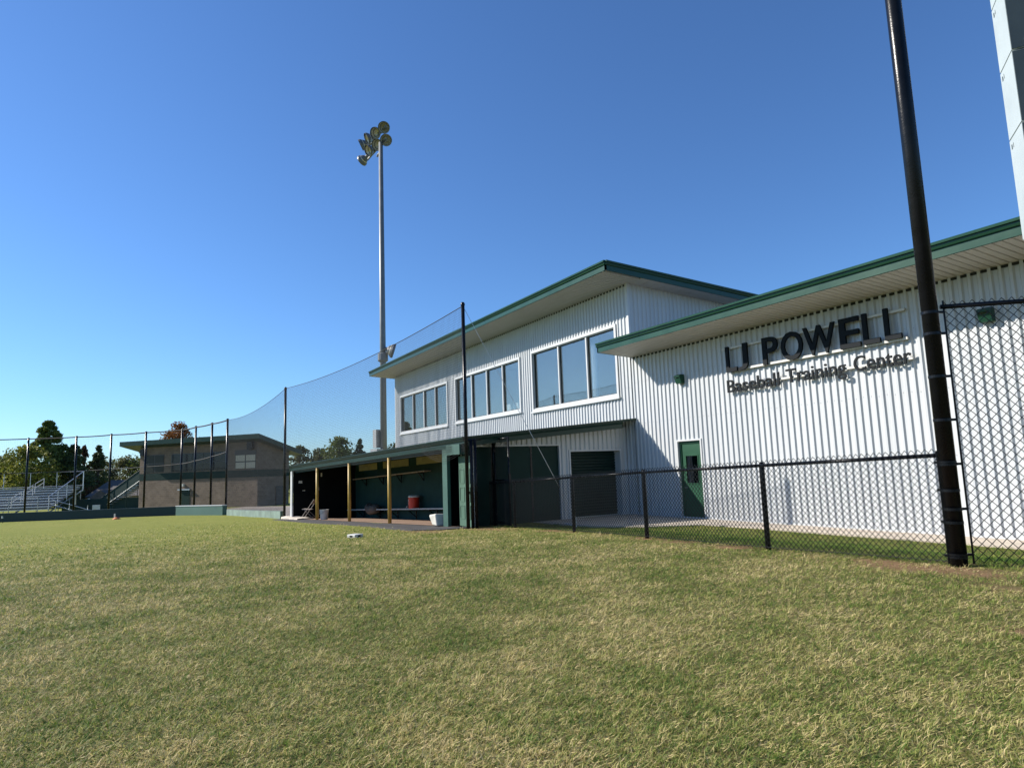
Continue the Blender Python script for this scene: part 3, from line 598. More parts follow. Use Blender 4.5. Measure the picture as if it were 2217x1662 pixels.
k = MB(); k.box((XE-.02, RS[0]-.05, RS[3]), (XE+.06, RS[1]+.05, RS[3]+.05)); k.box((XE-.02, RS[0]-.05, -.05), (XE+.06, RS[0], RS[3])); k.box((XE-.02, RS[1], -.05), (XE+.06, RS[1]+.05, RS[3])); k.build('opening_trim', white_trim, G)
k = MB(); k.box((XE-.3, RS[0]-.02, -.05), (XE-.02, RS[0], RS[3])); k.box((XE-.3, RS[1], -.05), (XE-.02, RS[1]+.02, RS[3])); k.box((XE-.3, RS[0], RS[3]), (XE-.02, RS[1], RS[3]+.02)); k.build('reveal', white_metal, G)
RD = MB().box((XE-.28, RS[0]+.005, -.04), (XE-.25, RS[1]-.005, RS[3]-.005)).build('roller_shutter', shutter_m, G)
me = None; n_ = 22; hh = (RS[3]-.05)/n_
for i in range(n_):
    mb = MB(); pr = [(0, .006), (.028, .018), (.034, hh*.5), (.028, hh-.018), (0, hh-.006)]
    mb.extr([(a, b) for a, b in pr], (0, RS[0]+.01, 0), (0, RS[1]-.01, 0), (1,0,0))
    if me is None: me = bpy.data.meshes.new('slat'); me.from_pydata(mb.v, [], mb.f); me.update(); me.materials.append(shutter_m)
    link('slat', me, RD, V(XE-.248, 0, -.01+i*hh)-ORG[RD])
MB().box((XE-.27, RS[0]+.01, -.05), (XE-.20, RS[1]-.01, .02)).build('bottom_bar', alu, RD)
MB().box((XE-.05, 7.94, -.1), (XE+.10, 8.235, 2.30)).build('corner_board', green_dark, G)
# low fill behind so the roof space is closed
MB().box((-32.4, 10.75, -.6), (XE-.4, 10.85, 2.3)).build('rear_partition', green_wall, G)
# paving in front of the dugout
pv = [(-33.2, 5.55), (-30.2, 5.62), (-25.3, 6.05), (-21.0, 6.45), (-18.6, 6.40), (-17.1, 6.45), (-16.45, 7.0), (-16.3, 7.9)]
pv += [(-17.1, fr(-17.1)-.05), (-21, fr(-21)-.05), (-25.3, fr(-25.3)-.05), (-30.2, fr(-30.2)-.05), (-33.2, fr(-33.2)-.05)]
sheet('dugout_paving', pv, paving, .03, 'dark rubber paving strip in front of the dugout', lambda x, y: fl(x)-.03, .2)

# ---- things in and around the dugout
def cooler():
    x = -25.35; y = bk(x)-.30; z = bz(x)+.002
    t = thing('drink_cooler', (x, y, z), 'red round drink cooler with white lid on the dugout bench', 'cooler')
    MB().lathe((x, y, z), (0,0,1), [(0, 0), (.20, 0), (.215, .02), (.225, .42), (.21, .43), (0, .43)], 24).build('body', red_p, t, smooth=False)
    MB().lathe((x, y, z+.432), (0,0,1), [(0, 0), (.23, 0), (.235, .04), (.20, .075), (.06, .085), (0, .085)], 24).build('lid', white_p, t)
    MB().tube([(x-.10, y-.22, z+.07), (x-.10, y-.28, z+.07), (x-.10, y-.285, z+.03)], .018, 8).build('spigot', white_p, t)
    for s in (-1, 1): MB().obox((x+s*.23, y, z+.36), V(.02,0,0), V(0,.07,0), V(0,0,.02)).build('handle', red_p, t)
    k = MB()
    for i in range(7):
        a = -1.95-i*.0; zz = z+.13+i*.035; aa = -2.35+.09*i+(.12 if i % 2 else 0); k.obox((x+.224*math.cos(aa), y+.224*math.sin(aa), zz), V(-math.sin(aa)*.05, math.cos(aa)*.05, 0), V(math.cos(aa)*.004, math.sin(aa)*.004, 0), V(0,0,.014))
    k.build('faded_print', white_p, t)
cooler()
def duffel():
    x = -29.5; y = bk(x)-.30; z = bz(x)+.0
    t = thing('duffel_bag', (x, y, z), 'slumped brown duffel bag hanging over the dugout bench', 'bag')
    mb = MB(); n = 14
    for i in range(n):
        u = i/(n-1); xx = x-.75+1.5*u; r = .17*(1-(2*u-1)**6)+.03; sag = -.10*math.sin(u*3.1)+.03*math.sin(u*11)
        for k in range(12):
            a = 2*math.pi*k/12; mb.v.append((xx, y-.05+math.cos(a)*r*1.2, z+.05+sag+max(-.18, math.sin(a)*r*(1.1+.15*math.sin(k*2+i)))))
    for i in range(n-1):
        for k in range(12): mb.f.append((i*12+k, (i+1)*12+k, (i+1)*12+(k+1) % 12, i*12+(k+1) % 12))
    mb.f.append(tuple(range(12))); mb.f.append(tuple((n-1)*12+k for k in range(12))[::-1])
    mb.build('body', bag_m, t, smooth=True)
    MB().tube([(x-.35, y-.2, z+.12), (x-.2, y-.18, z+.26), (x+.2, y-.18, z+.27), (x+.35, y-.2, z+.12)], .018, 6).build('strap', black_coat, t)
duffel()
def folding_chair():
    x, y = -31.3, fr(-31.3)+.35; z = fl(x)+.0; t = thing('folding_chair', (x, y, z), 'grey metal folding chair beside the white dugout downspout', 'chair')
    c, s = math.cos(1.0), math.sin(1.0)
    P = lambda a, b, h: (x+a*c-b*s, y+a*s+b*c, z+h)                 # a: forward is -x
    for b in (-.22, .22):
        MB().tube([P(-.30, b, .0), P(.05, b, .46), P(.33, b, .86)], .014, 6).build('frame_tube', chair_m, t)
        MB().tube([P(.30, b*.9, .0), P(-.16, b*.9, .44)], .014, 6).build('leg', chair_m, t)
    k = MB(); k.tube([P(-.25, -.22, .08), P(-.25, .22, .08)], .010, 6); k.tube([P(.25, -.2, .08), P(.25, .2, .08)], .010, 6); k.build('stretcher', chair_m, t)
    k = MB(); k.v = [P(-.24, -.2, .45), P(-.24, .2, .45), P(.14, .2, .42), P(.14, -.2, .42), P(-.24, -.2, .42), P(-.24, .2, .42), P(.14, .2, .39), P(.14, -.2, .39)]; k.f = [(0,1,2,3),(4,7,6,5),(0,4,5,1),(1,5,6,2),(2,6,7,3),(3,7,4,0)]; k.build('seat', mat('chair_seat', (.42, .36, .32), .5), t)
    k = MB(); k.v = [P(.20, -.21, .66), P(.20, .21, .66), P(.33, .21, .86), P(.33, -.21, .86), P(.215, -.21, .65), P(.215, .21, .65), P(.345, .21, .85), P(.345, -.21, .85)]; k.f = [(0,1,2,3),(4,7,6,5),(0,4,5,1),(1,5,6,2),(2,6,7,3),(3,7,4,0)]; k.build('backrest', mat('chair_seat', (.42, .36, .32), .5), t)
folding_chair()
x, y = -29.0, fr(-29.0)+.30; z = fl(x)
t = thing('bucket', (x, y, z), 'white plastic bucket behind the leftmost yellow post', 'bucket')
MB().lathe((x, y, z), (0,0,1), [(0, 0), (.15, 0), (.185, .38), (.195, .38), (.195, .41), (.175, .41), (.14, .03), (0, .03)], 20).build('body', white_p, t, smooth=False)
MB().tube([(x-.19, y, z+.36), (x-.15, y-.12, z+.28), (x, y-.2, z+.24), (x+.15, y-.12, z+.28), (x+.19, y, z+.36)], .006, 5).build('handle', steel, t)
# flat tarpaulin folded at the left end, pale wedge-shaped bag by the green column
mb = MB(); n = 18; m_ = 4
for i in range(n):
    xx = -33.3+2.6*i/(n-1)
    for j in range(m_): mb.v.append((xx, fr(xx)-.32+.24*j+.05*math.sin(i*1.1), fl(xx)+.03+.03*math.sin(i*.9+j)+.04*(j in (1, 2))+(0.05 if i < 6 else 0)))
for i in range(n-1):
    for j in range(m_-1): mb.f.append((i*m_+j, (i+1)*m_+j, (i+1)*m_+j+1, i*m_+j+1))
k0 = len(mb.v); mb.v += [(a, b, fl(a)-.02) for a, b, c in mb.v[:k0]]
for i in range(n-1): mb.f += [(i*m_, k0+i*m_, k0+(i+1)*m_, (i+1)*m_), (i*m_+m_-1, (i+1)*m_+m_-1, k0+(i+1)*m_+m_-1, k0+i*m_+m_-1)]
for e in (0, n-1): mb.f.append(tuple(e*m_+j for j in range(m_))+tuple(k0+e*m_+j for j in range(m_-1, -1, -1)))
solo(mb, 'tarpaulin', canvas, (-32, fr(-32), fl(-32)), 'pale folded tarpaulin lying at the left end of the dugout', 'tarp', smooth=True)
x, y = -17.98, fr(-17.98)-.10; z = fl(x)+.012; mb = MB()
mb.v = [(x-.42, y-.10, z), (x+.36, y-.16, z), (x+.40, y+.28, z), (x-.40, y+.30, z), (x-.62, y-.22, z+.30), (x+.34, y-.24, z+.36), (x+.40, y+.32, z+.34), (x-.60, y+.34, z+.30)]
mb.v = [(x+(a-x)*.55, y+(b-y)*.55, z+(c-z)*1.0) for a, b, c in mb.v]
mb.f = [(0,3,2,1),(4,5,6,7),(0,1,5,4),(1,2,6,5),(2,3,7,6),(3,0,4,7)]
o = solo(mb, 'canvas_bin', mat('bin_cloth', (.55, .53, .46), .9, 0, .12, 5, .3, 12), (x, y, z), 'off-white canvas bin tapering to its base beside the green column', 'bin')
bv = o.modifiers.new('bevel', 'BEVEL'); bv.width = .05; bv.segments = 3
# white block with a dark mark on the grass
x, y = -16.55, 4.75; z = gz(x, y); rot = Matrix.Rotation(math.radians(28), 3, 'Z')
t = thing('base_block', (x, y, z), 'small white rubber block with a dark mark on the grass', 'block')
o = MB().obox((x, y, z+.035), rot @ V(.14,0,0), rot @ V(0,.14,0), V(0,0,.045)).build('body', white_p, t); bv = o.modifiers.new('bevel', 'BEVEL'); bv.width = .012; bv.segments = 2
MB().obox((x, y, z+.036), rot @ V(.142,0,0), rot @ V(0,.045,0), V(0,0,.022)).build('dark_mark', black_coat, t)
MB().obox((x, y, z+.036), rot @ V(.05,0,0), rot @ V(0,.143,0), V(0,0,.02)).build('dark_mark', black_coat, t)

# ------------------------------------------------------------------ fences
def chain(mb, p, q_, zlo, zhi, pw, ph, r, depth=.006):
    """woven wire between plan points p, q_; zlo / zhi are functions of the fraction along"""
    p, q_ = V(p[0], p[1], 0), V(q_[0], q_[1], 0); L = (q_-p).length; d = (q_-p)/L; n = V(-d.y, d.x, 0); N = int(L/(pw/2))
    verts = []; faces = []
    ring = [(math.cos(a), math.sin(a)) for a in (math.pi/4, 3*math.pi/4, 5*math.pi/4, 7*math.pi/4)]
    for i in range(N):
        u = (i+.5)/N; z0, z1 = zlo(u), zhi(u); m = int((z1-z0)/(ph/2)); pts = []
        for j in range(m+1):
            odd = (j+i) % 2; s = (i+odd)*pw/2+(.5-odd)*.002; zz = z1-j*ph/2
            pts.append(p+d*s+n*(depth*(1 if (odd+i) % 2 else -1)*.5)+V(0,0,zz))
        o = len(verts)
        for P in pts:
            for a, b in ring: verts.append((P.x+n.x*r*a, P.y+n.y*r*a, P.z+r*b) if True else 0)
        # ring perpendicular enough: use n and the in-plane normal of a 45 degree wire
        for j in range(len(pts)-1):
            for k in range(4): faces.append((o+j*4+k, o+j*4+(k+1) % 4, o+(j+1)*4+(k+1) % 4, o+(j+1)*4+k))
    mb.add(verts, faces)
FP = [(-16.80, 8.72), (-15.25, 8.57), (-12.1, 8.26), (-9.4, 7.99), (-6.52, 7.72), (-4.04, 7.65)]
FH = 1.20
fz = [gz(a, b) for a, b in FP]
F = thing('chain_link_fence', (-10.5, 8.1, gz(-10.5, 8.1)), 'low black chain-link fence between the grass and the white building', 'fence')
for k in range(len(FP)-1):
    (xa, ya), (xb, yb) = FP[k], FP[k+1]; za, zb_ = fz[k], fz[k+1]
    if k: MB().tube([(xa, ya+.045, za-.1), (xa, ya+.045, za+FH-.02), (xa, ya+.045, za+FH+.03)], [.038, .038, .028], 12).build('post', black_coat, F, smooth=True)
    MB().tube([(xa, ya, za+FH-.02), (xb, yb, zb_+FH-.02)], .024, 10).build('top_rail', black_coat, F, smooth=True)
    mb = MB(); chain(mb, (xa, ya-.028), (xb, yb-.028), lambda u: za+(zb_-za)*u+.015, lambda u: za+(zb_-za)*u+FH+.05, .076, .076, .0048)
    mb.build('woven_mesh', black_wire, F)
    mb = MB(); mb.tube([(xa, ya-.03, za+.05), (xb, yb-.03, zb_+.05)], .0028, 5); mb.build('tension_wire', black_wire, F)
    mb = MB()
    for i in range(1, 9):
        u = i/9; mb.tube([(xa+(xb-xa)*u, ya+(yb-ya)*u-.035, za+(zb_-za)*u+FH-.02-.03), (xa+(xb-xa)*u, ya+(yb-ya)*u, za+(zb_-za)*u+FH+.01)], .004, 4)
    mb.build('tie_wires', black_wire, F, kind='stuff')
MB().tube([(FP[-1][0]+.0, FP[-1][1]-.03, fz[-1]+.02), (FP[-1][0], FP[-1][1]-.03, fz[-1]+FH+.03)], .009, 6).build('tension_bar', black_coat, F)
MB().tube([(FP[0][0], FP[0][1]-.03, fz[0]+.02), (FP[0][0], FP[0][1]-.03, fz[0]+FH+.03)], .009, 6).build('tension_bar', black_coat, F)
# the big pole and the tall fence behind it
NP = V(-3.96, 7.66, 0); zp = gz(-3.96, 7.66)
T = thing('net_pole', (NP.x, NP.y, zp), 'thick black steel pole rising out of the picture where two fences meet', 'pole', 'tall black netting poles')
MB().tube([(NP.x, NP.y, zp-.2), (NP.x, NP.y, zp+11.5)], .084, 28).build('shaft', black_coat, T, smooth=True)
MB().lathe((NP.x, NP.y, zp+11.5), (0,0,1), [(.09, -.03), (.092, .0), (.06, .05), (0, .07)], 20).build('cap', black_coat, T, smooth=True)
td = V(.64, .768, 0); tn = V(-td.y, td.x, 0)
for i, (h, dr_) in enumerate([(z, td) for z in (.12, .60, 1.08, 1.56, 2.04, 2.52, 2.76)]+[(z, V(-.995, .095, 0)) for z in (.10, .46, .80, 1.1)]):
    MB().lathe((NP.x, NP.y, zp+h-.016), (0,0,1), [(.0845, 0), (.088, 0), (.088, .03), (.0845, .03)], 24).build('band', black_coat, T)
    o_ = NP+dr_*.105; MB().obox((o_.x, o_.y, zp+h), dr_*.035, V(-dr_.y, dr_.x, 0)*.012, V(0,0,.014)).build('band_lug', black_coat, T)
TF = thing('tall_chain_link_fence', (NP.x+.15, NP.y+.18, zp), 'tall black chain-link fence panel with wide mesh right of the thick pole', 'fence')
tp = NP+td*.145; tq = NP+td*3.0; TH = 2.82
zq = gz(tq.x, tq.y)
mb = MB(); chain(mb, (tp.x, tp.y), (tq.x, tq.y), lambda u: zp+(zq-zp)*u+.01, lambda u: zp+TH+.055, .098, .098, .0055); mb.build('woven_mesh', black_wire, TF)
MB().tube([(tp.x-.03*td.x, tp.y-.03*td.y, zp+TH), (tq.x, tq.y, zp+TH)], .026, 12).build('top_rail', black_coat, TF, smooth=True)
MB().tube([(tp.x, tp.y, zp+.02), (tp.x, tp.y, zp+TH+.07)], .010, 6).build('tension_bar', black_coat, TF)
MB().tube([(tq.x, tq.y, zq-.1), (tq.x, tq.y, zp+TH+.08)], .038, 12).build('post', black_coat, TF, smooth=True)
# gate by the dugout end wall
ga_, gb_ = V(-16.82, 8.86, 0), V(-15.72, 8.74, 0); gdir = (gb_-ga_).normalized(); gzz = gz(-16.5, 8.85); gx, g0 = ga_.x, ga_.y
T = thing('gate', (gx, g0, gzz), 'narrow black chain-link gate standing before the dark green panels', 'gate')
def gp(s_, z): p = ga_+gdir*s_; return (p.x, p.y, z)
GL = (gb_-ga_).length
MB().tube([(gx, g0, gzz-.1), (gx, g0, 2.50), (gx, g0, 2.56)], [.055, .055, .02], 14).build('gate_post', black_coat, T, smooth=True)
for nm, pts, r_ in (('gate_rail', [gp(.09, 2.42), gp(GL, 2.42)], .024), ('gate_stile', [gp(GL, .06), gp(GL, 2.46)], .026), ('gate_stile', [gp(.09, .06), gp(.09, 2.44)], .022), ('gate_rail', [gp(.09, 1.27), gp(GL, 1.27)], .022), ('gate_rail', [gp(.09, .10), gp(GL, .10)], .022)):
    MB().tube(pts, r_, 8).build(nm, black_coat, T, smooth=True)
mb = MB(); chain(mb, gp(.1, 0)[:2], gp(GL, 0)[:2], lambda u: .08, lambda u: 2.47, .076, .076, .0034); mb.build('woven_mesh', black_wire, T)
for z in (.35, 2.1): p = gp(.06, z); MB().obox(p, gdir*.05, V(0,.03,0), V(0,0,.03)).build('hinge', black_coat, T)
p = gp(GL+.03, 1.36); MB().obox(p, gdir*.03, V(0,.03,0), V(0,0,.10)).build('latch', black_coat, T)
# ------------------------------------------------------------------ netting poles, nets, guy wire
PA, PB = V(-16.18, 7.70, gz(-16.15, 7.7)), V(-33.25, 6.12, gz(-33.2, 6.1)); HA, HB = 6.14, 6.30
def net_pole(p, h, r, label, grp='tall black netting poles'):
    t = thing('net_pole', tuple(p), label, 'pole', grp)
    MB().tube([(p.x, p.y, p.z-.3), (p.x, p.y, p.z+h)], r, 12).build('shaft', black_coat, t, smooth=True)
    MB().lathe((p.x, p.y, p.z+h), (0,0,1), [(r*1.15, -.05), (r*1.2, .0), (r*.8, .04), (0, .055)], 12).build('cap', steel if h < 6 else black_coat, t, smooth=True)
    return t
tA = net_pole(PA, HA, .050, 'tall black pole with a pale cap at the right end of the dugout net')
for dx, dy in ((.02, .13), (.03, .24)): MB().tube([(PA.x+dx, PA.y+dy, PA.z-.1), (PA.x+dx, PA.y+dy, 2.40)], .045, 10).build('side_pipe', black_coat, tA, smooth=True)
MB().tube([(PA.x, PA.y, 2.38), (PA.x+.03, PA.y+.25, 2.40), (gx, g0, 2.46)], .022, 8).build('brace_pipe', black_coat, tA)
net_pole(PB, HB, .060, 'tall black pole at the left end of the dugout roof')
BP = [(-48.5, 5.15), (-52.0, 4.5), (-55.1, 3.65), (-57.6, 2.85), (-60.9, .40), (-64.1, -2.1), (-66.7, -4.7), (-69.6, -8.35), (-71.5, -13.0)]
BT = [5.56, 5.56, 5.54, 5.5, 5.51, 5.53, 5.52, 5.55, 5.6]
LBL = ['backstop pole standing at the right end of the pale green wall', 'second backstop pole left of the pale green wall end', 'third backstop pole from the right, before the block building windows', 'backstop pole beside the block building door',
       'backstop pole before the left corner of the block building', 'backstop pole before the stair of the block building', 'backstop pole beside the bleacher ramp', 'leftmost backstop pole in view, before the bleachers', 'backstop pole just beyond the left picture edge']
BPV = []
for (x, y), zt_, lb in zip(BP, BT, LBL):
    z = gz(x, y); net_pole(V(x, y, z), zt_-z, .075, lb, 'backstop poles behind home plate'); BPV.append(V(x, y, z))
def net(name, P, Q, zp0, zp1, zq0, zq1, sag, cell, r, label, nseg=14):
    """square net between two poles: sagging top cord, cords as thin three-sided strands"""
    T = thing(name, (P.x, P.y, P.z), label, 'net'); L = (Q-P).length; mb = MB(); d = Q-P
    def pt(u, v):
        b = zp0+(zq0-zp0)*u; t = zp1+(zq1-zp1)*u-sag*4*u*(1-u); return V(P.x+d.x*u, P.y+d.y*u, b+(t-b)*v)
    nv = int(max(zp1-zp0, zq1-zq0)/cell); nu = int(L/cell)
    for j in range(nv+1): mb.tube([pt(i/nseg, j/nv) for i in range(nseg+1)], r, 3, False)
    for i in range(nu+1): mb.tube([pt(i/nu, 0), pt(i/nu, 1)], r, 3, False)
    mb.build('net_cords', net_m, T)
    MB().tube([pt(i/nseg, 1) for i in range(nseg+1)], .012, 6).build('top_cable', net_m, T)
    return T, pt
tn1, ptn = net('dugout_net', PA-V(0,.03,0), PB-V(0,.03,0), 2.12, PA.z+HA-.08, 1.75, PB.z+HB-.03, .30, .070, .0030, 'fine dark net hung above the dugout roof between two black poles')
mb = MB()
for k in range(7):
    z0 = 2.10+.035*k; mb.tube([(PA.x-.02-2.6*u, PA.y-.05-(2.6*u)*.082, z0+.1*u-.30*math.sin(u*3.1)*(1-k*.1)) for u in np.linspace(0, 1, 10)], .004, 4)
mb.build('gathered_cords', net_m, tn1, kind='stuff')
net('backstop_net', PB, BPV[0], gz(-34, 6)+.1, PB.z+HB-.03, BPV[0].z+.35, 5.52, .35, .07, .0028, 'fine dark net between the dugout pole and the backstop poles')
for k in range(8):
    a, b = BPV[k], BPV[k+1]
    T = thing('backstop_cable', (a.x, a.y, a.z), ['cables between the two rightmost backstop poles', 'cables left of the second backstop pole', 'cables right of the block building door', 'cables before the block building left window', 'cables before the left eave of the block building', 'cables above the small house', 'cables before the tall green tree', 'cables at the left picture edge'][k], 'cable', 'backstop cables')
    for nm, h0, h1 in (('top_cable', BT[k]-.06, BT[k+1]-.06), ('middle_cable', (3.35, 3.15, 2.95, 2.8, 2.7, 2.65, 2.62, 2.62)[k], (3.15, 2.95, 2.8, 2.7, 2.65, 2.62, 2.62, 2.62)[k])):
        MB().tube([(a.x+(b.x-a.x)*u, a.y+(b.y-a.y)*u, h0+(h1-h0)*u-.03*math.sin(u*math.pi)) for u in np.linspace(0, 1, 7)], .048 if nm == 'top_cable' else .036, 6).build(nm, net_m, T)
    mb = MB(); L = (b-a).length
    for i in range(int(L/.14)): u = i/int(L/.14); mb.tube([(a.x+(b.x-a.x)*u, a.y+(b.y-a.y)*u, -.35), (a.x+(b.x-a.x)*u, a.y+(b.y-a.y)*u, BT[k]-.1)], .0018, 3, False)
    for j in range(42): z = -.35+j*.14; mb.tube([(a.x, a.y, z), (b.x, b.y, z)], .0018, 3, False)
    mb.build('net_cords', net_m, T)
T = thing('guy_wire', (-14.75, 10.2, gz(-14.75, 10.2)), 'thin pale guy wire from the dugout pole down to the grass', 'wire')
ga = V(-14.75, 10.2, gz(-14.75, 10.2)); gt = V(PA.x, PA.y, PA.z+HA-.06)
MB().tube([gt, ga+V(0,0,.25)], .0075, 6).build('cable', alu, T)
MB().tube([ga+V(0,0,-.1), ga+V(0,0,.26)], .012, 6).build('anchor_rod', alu, T)
MB().tube([ga+V(-.0,0,.02), ga+V(-.35,-.12,.12)], .010, 6).build('anchor_strap', alu, T)

# ------------------------------------------------------------------ light mast
mx_, my_ = -43.65, 14.53; mz = gz(mx_, my_)
T = thing('light_mast', (mx_, my_, mz), 'tall grey steel mast carrying eight round floodlights', 'light mast')
MB().tube([(mx_, my_, mz-.3), (mx_, my_, 12), (mx_, my_, 25.35)], [.24, .20, .145], 20).build('mast', mast_m, T, smooth=True)
for z, xa, xb in ((26.45, -43.1, -46.7), (25.5, -43.1, -46.9)): MB().bar((xa, my_+.22, z-.05), (xb, my_-.02, z-.05), .12, .12).build('cross_arm', mast_m, T)
def flood(x, y, z, aim, r=.43, par=None):
    aim = Vector(aim).normalized(); b = V(x, y, z)
    o = MB().lathe(b-aim*.34, aim, [(0, -.22), (.11, -.22), (.13, -.02), (r*.55, .10), (r*.92, .34), (r, .40), (r, .52), (r*.96, .52), (r*.95, .40)], 20).build('floodlight', lamp_back, par, smooth=False)
    MB().lathe(b-aim*.34, aim, [(r*.94, .40), (r*.75, .22), (r*.45, .10), (.1, .06), (0, .06)], 20).build('reflector', reflector, o, smooth=True)
    MB().lathe(b-aim*.34, aim, [(0, .08), (.05, .08), (.06, .22), (.03, .30), (0, .31)], 10).build('bulb', white_p, o, smooth=True)
    up = V(0,0,1); sd = aim.cross(up).normalized(); vis = MB(); n = 8
    P0 = [b-aim*.34+aim*.5+(up*math.cos(a)+sd*math.sin(a))*r*1.01 for a in np.linspace(-1.2, 1.2, n)]; P1 = [p+aim*.16*math.cos(a*.9) for p, a in zip(P0, np.linspace(-1.2, 1.2, n))]
    vis.add(P0+P1, [(i, i+1, n+i+1, n+i) for i in range(n-1)]); vis.build('visor', lamp_back, o)
for x, y, z, aim in ((-43.36, 14.70, 26.40, (.75, -.45, -.42)), (-44.35, 14.42, 26.40, (.45, -.75, -.45)), (-45.35, 14.15, 26.40, (-.15, -.85, -.42)), (-46.45, 14.02, 26.40, (-.45, -.8, -.4)),
                     (-43.35, 14.85, 25.45, (.75, -.45, -.35)), (-44.26, 14.5, 25.45, (.55, -.65, -.45)), (-45.3, 14.2, 25.45, (.1, -.85, -.45)), (-46.6, 14.1, 25.25, (-.75, -.4, -.35))):
    flood(x, y, z, aim, par=T)
MB().tube([(mx_, my_, 24.6), (mx_-.35, my_-.1, 24.55), (mx_-.4, my_-.15, 24.4)], .08, 8).build('bracket', mast_m, T)
MB().obox((mx_-.35, my_-.35, 3.9), V(.22,.05,0), V(-.05,.2,0), V(0,0,.62)).build('control_box', mat('box_grey', (.30,.32,.33), .6, .2, .1, 2), T)
MB().obox((mx_-.15, my_-.45, 2.6), V(.42,.1,0), V(-.08,.24,0), V(0,0,.6)).build('control_box', mat('box_grey', (0,0,0)), T)
flood(mx_+.55, my_+.45, 9.95, (.30, .9, -.30), .5, T)
MB().tube([(mx_, my_, 9.5), (mx_+.25, my_+.15, 9.75), (mx_+.42, my_+.25, 9.95)], .09, 8).build('bracket', mast_m, T)
MB().lathe((mx_, my_, 9.2), (0,0,1), [(.24, 0), (.36, .1), (.36, .55), (.24, .65)], 14).build('collar', mast_m, T)

# ------------------------------------------------------------------ scoreboard cabinets (right edge)
sF = V(-4.224, 10.79, 0); sd_ = V(.64, -.7684, 0).normalized(); sd_ = V(.586, -.810, 0); sw = V(.81, .586, 0); dp = .62; wdt = 2.3
T = thing('scoreboard', (-3.0, 11.0, gz(-3, 11)), 'stacked pale scoreboard cabinets with dark fronts at the right edge', 'scoreboard')
lev = [4.53, 6.02, 7.06, 8.06, 9.06]
for k, (z0, z1) in enumerate(zip(lev, lev[1:])):
    c = MB(); a = sF; pts = [a, a+sd_*dp, a+sd_*dp+sw*wdt, a+sw*wdt]; g = .012
    c.add([(p.x, p.y, z) for z in (z0+g, z1-g) for p in pts], [(0,3,2,1),(4,5,6,7),(0,1,5,4),(1,2,6,5),(2,3,7,6),(3,0,4,7)]); cb = c.build('cabinet', board_light, T)
    f0 = a+sd_*(dp+.006); mid = f0+sw*(wdt/2)
    MB().obox((mid.x, mid.y, (z0+z1)/2), sw*(wdt/2-.006), sd_*.006, V(0,0,(z1-z0)/2-.02)).build('face_panel', board_dark, cb)
    for zz in (z0+.12, z1-.12):
        h = f0+sw*.16; q0 = V(h.x, h.y, zz)
        MB().tube([q0+sd_*.01, q0+sd_*.05, q0+sd_*.05+sw*.10, q0+sd_*.01+sw*.12], .008, 6).build('latch', alu, cb)
        MB().tube([q0+sd_*.01+sw*.16, q0+sd_*.04+sw*.17, q0+sd_*.02+sw*.24-V(0,0,.03)], .008, 6).build('latch', alu, cb)
    # stencil mark near the far upper corner
    xo = 0
    for ch in 'B1':
        me, co = glyph(ch, 0); s = .10; c2 = np.empty_like(co); base = sF+sd_*(.07+xo)-sw*.003
        c2[:,0] = base.x+sd_.x*co[:,0]*s-sw.x*(co[:,2])*.002; c2[:,1] = base.y+sd_.y*co[:,0]*s-sw.y*co[:,2]*.002; c2[:,2] = z1-.16+co[:,1]*s
        c2 -= np.array(ORG[cb]); me.vertices.foreach_set('co', c2.ravel().astype(np.float32)); me.update(); me.materials.clear(); me.materials.append(mat('stencil_ink', (.10, .13, .14), .6)); link('stencil', me, cb); xo += .075
for k in (1.2, 2.1):
    p = sF+sd_*.3+sw*k; MB().box((p.x-.1, p.y-.1, gz(p.x, p.y)-.3), (p.x+.1, p.y+.1, 9.0)).build('support_post', mast_m, T)

# ------------------------------------------------------------------ block press box beyond the backstop
C0 = V(-61.248, 8.831, 0); pu = V(-.759, -.651, 0).normalized(); pvv = V(-.651, .759, 0).normalized()
PBX = thing('press_box', (-67, 6, -1.2), 'two-storey brown block building with green band and sloping green roof', 'building')
def P3(s, v, z): p = C0+pu*s+pvv*v; return V(p.x, p.y, z)
w0, w1, v0, v1 = .56, 14.55, .9, 5.1
def uvwall(name, p, q_, z0p, z1p, z1q, m, par, out):
    mb = MB(); mb.v = [(p.x,p.y,z0p),(q_.x,q_.y,z0p),(q_.x,q_.y,z1q),(p.x,p.y,z1p)]; mb.f = [(0,1,2,3)]
    o = mb.build(name, m, par); L = (V(q_.x,q_.y,0)-V(p.x,p.y,0)).length; uv = o.data.uv_layers.new(name='UVMap')
    for lp, c in zip(uv.data, [(0,z0p),(L,z0p),(L,z1q),(0,z1p)]): lp.uv = (c[0]+3, c[1]+5)
    return o
slp = (5.35-3.96)/5.85
uvwall('wall', P3(w1, v0, 0), P3(w0, v0, 0), -1.7, 4.80, 4.80, block, PBX, 0)
uvwall('wall', P3(w0, v0, 0), P3(w0, v1, 0), -1.7, 4.80, 4.80-slp*(v1-v0), block, PBX, 0)
uvwall('wall', P3(w1, v1, 0), P3(w1, v0, 0), -1.7, 4.80-slp*(v1-v0), 4.80, block, PBX, 0)
uvwall('wall', P3(w0, v1, 0), P3(w1, v1, 0), -1.7, 4.80-slp*(v1-v0), 4.80-slp*(v1-v0), block, PBX, 0)
mb = MB(); e = [P3(16.2, 0, 5.35), P3(-.3, 0, 5.35), P3(-.3, 5.9, 5.35-slp*5.9), P3(16.2, 5.9, 5.35-slp*5.9)]
mb.v = [tuple(p) for p in e]+[tuple(p-V(0,0,.42)) for p in e]; mb.f = [(0,1,2,3),(4,7,6,5),(0,4,5,1),(1,5,6,2),(2,6,7,3),(3,7,4,0)]
mb.build('roof', green_fascia, PBX)
